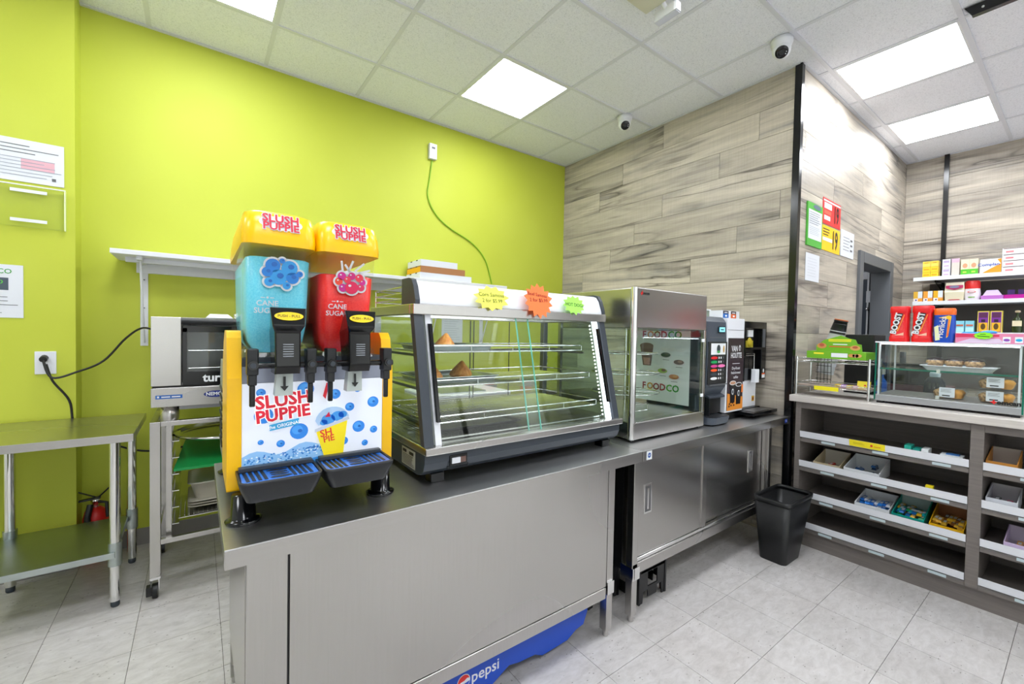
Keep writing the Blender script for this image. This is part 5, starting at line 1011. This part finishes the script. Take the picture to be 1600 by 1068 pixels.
pl = cable('oven_power_cord', [(-.655, PY-.035, 1.15), (-.62, PY-.05, 1.06), (-.53, PY-.03, 1.085), (-.43, 3.30, 1.14), (-.33, 3.25, 1.27), (-.25, 3.18, 1.33), (-.17, 3.10, 1.30)], .0055, M['black'], 'black power cord arching from the wall socket to the oven')
obj('plug', MB().tube([(-.655, PY-.009, 1.163), (-.655, PY-.035, 1.155)], .016, M['black'], 10), pl)
cable('extension_cord', [(-.645, PY-.03, 1.13), (-.62, PY-.035, 1.04), (-.56, PY-.025, .93), (-.545, PY-.01, .80), (-.50, 3.36, .72), (-.40, 3.40, .64), (-.28, 3.40, .585), (-.14, 3.40, .575), (.10, 3.40, .60)], .0055, M['black'], 'black extension cord drooping behind the steel side table along the green wall')
# wall detector box with green cable
t = thing('wall_sensor', 'small white box high on the green wall above a green cable', 'sensor', (1.62, YG, 2.88)); obj('case', MB().box(1.585, 1.655, YG-.035, YG, 2.815, 2.945, M['white']), t, bevel=.004); m = MB().box(1.605, 1.635, YG-.037, YG-.035, 2.90, 2.915, M['trim']); obj('print', m, t)
cable('painted_cable', [(1.62, YG-.012, 2.81), (1.60, YG-.008, 2.65), (1.585, YG-.008, 2.50), (1.66, YG-.008, 2.36), (1.80, YG-.008, 2.26), (2.03, YG-.008, 2.16), (2.18, YG-.008, 2.02), (2.26, YG-.008, 1.80)], .0055, col('#7fae12', .45), 'thin green-painted cable curving down the green wall from the white box')
# ================================================================ WALL SHELF WITH FLAT BOXES
t = thing('wall_shelf', 'long white wall shelf on metal brackets on the green wall', 'shelf', (.9, 3.3, 1.73))
W_ = M['white']
obj('shelf_board', MB().box(-.38, 2.21, 3.10, 3.42, 1.726, 1.752, W_), t, bevel=.002)
obj('under_rail', MB().box(-.33, 2.17, 3.22, 3.25, 1.700, 1.7255, W_), t); obj('wall_rail', MB().box(-.30, 2.17, 3.41, YG, 1.66, 1.725, W_), t)
for x in (-.265, .245, .94, 1.63, 2.15):
    m = MB().box(x-.018, x+.018, YG-.006, YG, 1.22, 1.70, W_)
    for z in (1.62, 1.45, 1.26): m.tube([(x, YG-.006, z), (x, YG-.009, z)], .004, tx, 6)
    b = obj('bracket', m, t); obj('brace', MB().tube([(x, YG-.01, 1.24), (x, 3.20, 1.71)], .006, W_, 6), b)
    obj('arm', MB().box(x-.012, x+.012, 3.13, YG-.01, 1.706, 1.7255, W_), b)
for k, (x0_, x1_, y0_, y1_, mt, lb) in enumerate(((1.395, 1.86, 3.13, 3.40, M['paper'], 'lowest white flat box of the pile on the wall shelf'), (1.40, 1.80, 3.135, 3.40, M['kraft'], 'brown cardboard flat box in the middle of the pile on the wall shelf'), (1.405, 1.73, 3.14, 3.40, M['paper'], 'topmost white flat box of the pile on the wall shelf'))):
    z = 1.7525+k*.0515; m = MB().box(x0_, x1_, y0_, y1_, z, z+.050, mt)
    for yy in (y0_+.06, y0_+.17): m.box(x0_-.001, x0_, yy, yy+.03, z+.042, z+.05, M['black'])
    if k == 1: m.box(x0_-.0008, x0_, y0_+.001, y1_-.001, z+.001, z+.041, col('#e8a818', .5))
    tag(obj('flat_box', m, at=(x0_, y0_, z)), lb, 'box')
# ================================================================ SIDE TABLE
t = thing('side_table', 'stainless steel work table with round legs and lower shelf against the green pillar', 'table', (-.6, 3.0, 0))
obj('tabletop', MB().box(-1.00, -.245, 2.675, 3.27, .795, .832, M['steelh']), t, bevel=.002)
obj('lower_shelf', MB().box(-.80, -.315, 2.70, 3.20, .243, .272, M['galv']), t, bevel=.002)
for x, y in ((-.318, 2.735), (-.30, 3.19), (-.755, 3.17), (-.96, 2.735)):
    m = MB().tube([(x, y, .03), (x, y, .796)], .021, M['chrome'], 16); m.tube([(x, y, .20), (x, y, .31)], .026, M['galv'], 16)
    l = obj('leg', m, t); obj('foot', MB().lathe((x, y, 0), [(.013, 0), (.017, .006), (.017, .03), (0, .031)], M['charcoal'], 12), l)
obj('bracket_plate', MB().prism([(-.90, .735), (-.795, .735), (-.79, .72), (-.765, .715), (-.745, .60), (-.80, .555), (-.90, .52)], 'y', 2.80, 2.82, col('#8f948f', .4, .4)), t)
# fire extinguisher
t = thing('fire_extinguisher', 'small red fire extinguisher on the floor against the green wall', 'extinguisher', (-.44, 3.34, 0))
cx_, cy_ = -.47, 3.345
obj('cylinder', MB().lathe((cx_, cy_, .0), [(.05, 0), (.056, .01), (.056, .24), (.045, .285), (.02, .305), (0, .306)], M['red'], 22), t)
obj('valve', MB().lathe((cx_, cy_, .30), [(.016, 0), (.016, .035), (.022, .037), (.022, .05), (0, .051)], M['chrome'], 12), t)
m = MB().loft([[(cx_-.07, cy_-.012, .345), (cx_+.02, cy_-.012, .350), (cx_+.02, cy_+.012, .350), (cx_-.07, cy_+.012, .345)], [(cx_-.07, cy_-.012, .352), (cx_+.02, cy_-.012, .362), (cx_+.02, cy_+.012, .362), (cx_-.07, cy_+.012, .352)]], M['black']); m.tube([(cx_+.01, cy_, .355), (cx_+.06, cy_-.01, .41)], .004, M['black'], 6); m.tube([(cx_+.0, cy_, .36), (cx_-.09, cy_-.01, .415)], .004, M['black'], 6); obj('lever', m, t)
m = MB().tube([(cx_+.015, cy_-.01, .335), (cx_+.05, cy_-.03, .33), (cx_+.055, cy_-.04, .25)], .009, M['black'], 8); obj('hose', m, t)
m = MB().tube([(cx_-.015, cy_-.045, .335), (cx_-.025, cy_-.066, .27), (cx_-.028, cy_-.066, .18)], .014, M['black'], 8); obj('strap', m, t)
m = MB().box(cx_-.05, cx_-.005, cy_-.060, cy_-.0575, .13, .195, M['paper']).box(cx_+.015, cx_+.045, cy_-.058, cy_-.056, .15, .215, M['galv']); obj('labels', m, t)
# ================================================================ OVEN ON ITS RACK
t = thing('oven_stand', 'stainless steel wheeled oven stand with tray runners', 'stand', (.1, 2.98, 0))
xa, xb, ya, yb = -.190, .46, 2.70, 3.22
for x in (xa, xb):
    for y in (ya, yb):
        l = obj('post', MB().box(x, x+.042, y, y+.042, .105, .872, S), t, bevel=.002)
        c = MB().box(x+.0, x+.042, y, y+.042, .092, .105, M['chrome']).prism([(y+.0, .092), (y+.042, .092), (y+.03, .035), (y+.005, .035)], 'x', x+.004, x+.008, M['chrome']).prism([(y+.0, .092), (y+.042, .092), (y+.03, .035), (y+.005, .035)], 'x', x+.034, x+.038, M['chrome'])
        cc = obj('caster', c, t); obj('wheel', MB().tube([(x+.010, y+.018, .034), (x+.032, y+.018, .034)], .034, M['black'], 18), cc)
        obj('brake', MB().box(x-.012, x+.012, y-.03, y+.008, .03, .075, M['black']), cc, bevel=.003)
for b in ((xa+.042, xb, ya, ya+.03, .848, .872), (xa+.042, xb, yb, yb+.03, .848, .872), (xa, xa+.03, ya+.042, yb, .848, .872), (xb, xb+.03, ya+.042, yb, .848, .872),
          (xa+.042, xb, ya, ya+.025, .262, .287), (xa+.042, xb, yb, yb+.025, .262, .287), (xa, xa+.03, ya+.042, yb, .262, .287), (xb, xb+.03, ya+.042, yb, .262, .287)):
    bx('rail', b, S, t, bevel=.002)
for x in (xa+.09, xb-.05):
    obj('inner_post', MB().box(x-.03, x-.008, ya+.06, ya+.08, .262, .85, S), t); obj('inner_post', MB().box(x-.03, x-.008, yb-.06, yb-.04, .262, .85, S), t)
for k in range(6):
    z = .33+k*.085
    for x, sgn in ((xa+.082, 1), (xb-.06, -1)): obj('tray_runner', MB().box(min(x, x+sgn*.03), max(x, x+sgn*.03), ya+.06, yb-.04, z, z+.003, M['chrome']).box(x-.0015, x+.0015, ya+.06, yb-.04, z, z+.035, M['chrome']), t)
m = MB(); m.lathe((.13, 2.96, .743), [(.20, 0), (.225, .004), (.235, .02), (.24, .021), (.235, .006), (.20, .003)], M['chrome'], 36); m.lathe((.13, 2.96, .744), [(.21, 0), (.21, .001), (0, .0012)], M['chrome'], 30)
m.box(-.095, .38, 2.95, 2.97, .738, .7425, M['chrome']); tag(obj('round_pan', m, at=(.13, 2.96, .74)), 'round steel pan on the top runners of the oven stand', 'pan')
m = MB(); m.loft([[(-.10, 2.745, .605), (.36, 2.745, .605), (.36, 3.16, .66), (-.06, 3.16, .66)], [(-.10, 2.745, .618), (.36, 2.745, .618), (.36, 3.16, .673), (-.06, 3.16, .673)]], M['green2']); tag(obj('cutting_board', m, at=(.1, 2.9, .61), bevel=.003), 'green plastic cutting board lying in the oven stand', 'board')
PN = col('#b9b4a6', .5, .3)
for k in range(4):
    rg = lambda a, zz: [(u, v, zz) for u, v in rrect(-.045+a, .40-a, 2.80+a, 3.10-a, .03, 3)]
    z = .372+k*.014; m = MB().loft([rg(.035, z), rg(.012, z+.09 if k == 3 else z+.012), rg(0, z+.094 if k == 3 else z+.0135), rg(.02, z+.094 if k == 3 else z+.0135)], PN, True)
    tag(obj('food_pan', m, at=(.18, 2.95, z)), ('lowest', 'second', 'third', 'topmost deep')[k]+' beige metal food pan nested in the oven stand', 'pan', 'nested food pans in the oven stand')
m = MB().box(-.08, .38, 2.76, 3.12, .355, .358, M['chrome'])
for k in range(24): m.tube([(-.075+k*.0195, 2.76, .366), (-.075+k*.0195, 3.12, .366)], .002, M['chrome'], 5)
tag(obj('oven_tray', m, at=(.15, 2.94, .335)), 'shiny steel tray with wire grid at the bottom of the oven stand', 'tray')
t = thing('convection_oven', 'steel convection oven with dark glass door on the wheeled stand', 'oven', (.12, 2.95, .872))
xa, xb, ya, yb = -.185, .46, 2.69, 3.24
obj('base_unit', MB().box(xa, xb, ya-.005, yb, .945, 1.040, SH), t, bevel=.003)
for x in (xa+.03, xb-.10):
    for y in (ya+.04, yb-.10): obj('foot', MB().lathe((x+.04, y+.02, .872), [(.036, 0), (.038, .01), (.038, .073), (0, .0735)], M['steel'], 18), t)
obj('under_tray', MB().box(xa+.11, xb-.05, ya+.02, yb-.05, .925, .9445, M['dsteel']), t)
obj('side_panel', MB().box(xa, -.068, ya, yb, 1.048, 1.388, SH), t, bevel=.002)
obj('cavity_shell', MB().box(-.0665, xb, yb-.03, yb, 1.048, 1.385, M['dsteel']).box(-.0665, xb, ya+.02, yb-.03, 1.365, 1.388, S).box(-.0665, xb, ya+.02, yb-.03, 1.048, 1.06, M['dsteel']).box(xb-.03, xb, ya+.02, yb-.03, 1.06, 1.365, M['dsteel']), t)
obj('base_gap', MB().box(xa+.005, xb-.005, ya+.01, yb, 1.0405, 1.0478, M['black']), t)
m = MB().box(-.062, xb, ya-.012, ya+.012, 1.05, 1.115, M['blackg']).box(-.062, -.045, ya-.012, ya+.012, 1.115, 1.335, M['blackg']).box(xb-.02, xb, ya-.012, ya+.012, 1.115, 1.335, M['blackg']).box(-.062, xb, ya-.012, ya+.012, 1.315, 1.345, M['blackg']); dr = obj('door', m, t)
obj('door_glass', MB().box(-.045, xb-.02, ya-.004, ya+.004, 1.115, 1.315, M['glass']), dr)
obj('door_handle', MB().tube([(-.068, ya-.03, 1.368), (xb, ya-.03, 1.368)], .016, M['dark'], 12).box(-.06, -.03, ya-.03, ya, 1.345, 1.375, M['dark']), dr)
m = MB(); q = Pl(m, (.085, ya-.012, 1.082), (1, 0, 0), (0, 0, 1), .001); q.text('turbofan', .035, 0, .058, M['label'], 1, .03); obj('door_lettering', m, dr)
m = MB(); q = Pl(m, (-.115, ya-.005, .995), (1, 0, 0), (0, 0, 1), .001); q.rect(-.052, .052, -.009, .009, col('#1d5fb0', .4), 1); q.rect(-.046, -.038, -.004, .005, M['white'], 2); q.rect(-.030, .004, -.003, .003, M['white'], 2); q.rect(.010, .044, -.003, .003, M['white'], 2)
q2 = Pl(m, (.075, ya-.005, .998), (1, 0, 0), (0, 0, 1), .001); q2.disk(0, 0, .052, .017, col('#1a2a78', .4), 1, 24); q2.text('NEMCO', 0, 0, .024, M['white'], 2, .03); obj('maker_labels', m, t)
m = MB()
for z in (1.13, 1.22):
    for k in range(14): m.tube([(-.03+k*.035, 2.73, z), (-.03+k*.035, 3.18, z)], .002, M['chrome'], 5)
    m.tube([(-.04, 2.73, z), (xb-.04, 2.73, z)], .003, M['chrome'], 5)
obj('oven_racks', m, t)
for k, (x, lb) in enumerate(((.03, 'left'), (.16, 'right'))):
    m = MB(); m.loft([[(x, 2.72, 1.3895), (x+.12, 2.72, 1.3895), (x+.12, 2.80, 1.3895), (x, 2.80, 1.3895)], [(x+.008, 2.725, 1.398), (x+.112, 2.725, 1.398), (x+.10, 2.80, 1.412), (x+.02, 2.80, 1.412)]], M['paper']); tag(obj('folded_napkins', m, at=(x, 2.75, 1.3895)), lb+' white folded napkin pile on top of the convection oven', 'napkins')
# ================================================================ TABLE BEHIND THE CASES
t = thing('back_work_table', 'stainless steel work table along the green wall behind the hot food case', 'table', (2.0, 3.05, 0))
obj('tabletop', MB().box(1.15, 3.10, 2.62, 3.38, .84, .872, SH), t, bevel=.002)
for x, y in ((1.2, 2.67), (3.05, 2.67), (1.2, 3.33), (3.05, 3.33)): obj('leg', MB().tube([(x, y, 0), (x, y, .841)], .02, M['chrome'], 12), t)
obj('lower_shelf', MB().box(1.18, 3.07, 2.65, 3.35, .25, .27, M['galv']), t)
tag(obj('cutting_board', MB().box(1.30, 1.98, 2.70, 3.18, .8725, .888, M['whiteg']), at=(1.6, 2.9, .8725), bevel=.003), 'large white cutting board on the table behind the hot food case', 'board')
tag(obj('steel_sheet', MB().box(1.42, 1.80, 2.78, 3.05, .8885, .893, M['galv']), at=(1.6, 2.9, .8885)), 'grey metal sheet lying on the white cutting board', 'tray')
for k, x in enumerate((2.02, 2.44)):
    t = thing('scrubbing_tool', ('left' if k == 0 else 'right')+' red-topped tool on the table behind the hot food case', 'tool', (x, 3.1, .8725)); obj('grip', MB().box(x-.05, x+.05, 3.06, 3.12, .895, .935, M['red']), t, bevel=.006); obj('plate', MB().box(x-.06, x+.06, 3.04, 3.14, .8725, .8945, M['chrome']), t)
t = thing('tap', 'chrome tap on the back table seen through the hot food case', 'tap', (2.85, 3.3, .8725)); obj('spout', MB().tube([(2.85, 3.3, .8725), (2.85, 3.3, 1.05), (2.80, 3.22, 1.07), (2.72, 3.14, 1.05)], .014, M['chrome'], 10), t); obj('handle', MB().tube([(2.85, 3.3, 1.05), (2.87, 3.3, 1.11)], .01, M['chrome'], 8), t)
sheet('notice', (1.845, YG-.0005, 1.36), R_, .21, .26, M['paper'], 'white notice on the green wall seen through the hot food case', lambda q: (q.lines(-.08, .08, -.1, .08, 9, .003, col('#a9b0b8', .5)), q.rect(.02, .08, .095, .105, tx, 2)))
# ================================================================ CEILING DEVICES
def dome(x, y, dx, dy, lab):
    t = thing('dome_camera', lab, 'camera', (x, y, H)); obj('base', MB().lathe((x, y, H-.05), [(.040, .0), (.055, .012), (.060, .030), (.060, .049), (0, .0495)], M['white'], 24), t)
    a = Vector((dx, dy, -.75)).normalized(); c = Vector((x, y, H-.062)); e1 = a.orthogonal().normalized(); e2 = a.cross(e1); rg = lambda r, z: [c+a*z+e1*(r*math.cos(2*PI*k/22))+e2*(r*math.sin(2*PI*k/22)) for k in range(22)]
    obj('eyeball', MB().loft([rg(.02, -.045), rg(.042, -.03), rg(.050, 0), rg(.046, .022), rg(.036, .036)], M['white'], True), t)
    ln = obj('lens_window', MB().loft([rg(.035, .0365), rg(.031, .040), rg(.001, .041)], M['blackg'], True), t); m = MB(); m.loft([rg(.014, .0413), rg(.013, .043)], M['dark'], True); obj('lens', m, ln)
    m = MB()
    for ang in (4.4, 4.9): m.ball(tuple(c+a*.041+e1*.024*math.cos(ang)+e2*.024*math.sin(ang)), .003, M['white'], n=6, m=4)
    obj('infrared_dots', m, ln)
dome(2.835, 1.17, -.75, -.35, 'white dome security camera near the black corner trim'); dome(2.83, 2.345, -.62, -.75, 'white dome security camera in the corner above the plank and green walls')
t = thing('emergency_light', 'beige emergency light with a tilted lamp head at the top of the picture', 'light', (1.97, 1.36, H))
obj('housing', MB().box(1.80, 1.965, 1.28, 1.50, H-.05, H-.001, col('#cfcdb8', .5)), t, bevel=.006)
m = MB(); a = Vector((.2, .20, -.0)).normalized(); m.loft([[(2.02-.03+u*.05, 1.33+v, z) for u, v in ((0, 0), (1, 0), (1, .14), (0, .14))] for z in (H-.10, H-.055)], M['white']); lh = obj('lamp_head', m, t, bevel=.015); obj('lamp_lens', MB().box(1.995, 2.036, 1.335, 1.465, H-.103, H-.0995, col('#cfd2e2', .2)), lh, bevel=.004)
obj('swivel', MB().tube([(1.965, 1.40, H-.03), (2.0, 1.40, H-.06)], .012, M['white'], 8), t)
t = thing('hanging_sign_bracket', 'black flat bracket hanging just below the ceiling at the top right edge', 'bracket', (3.4, .4, H))
obj('plate', MB().prism([(.47, H-.001), (.44, H-.055), (.0, H-.055), (.0, H-.001)], 'x', 3.33, 3.36, M['blackg']), t); obj('rivet', MB().ball((3.329, .40, H-.03), .006, M['white'], n=8, m=5), t)
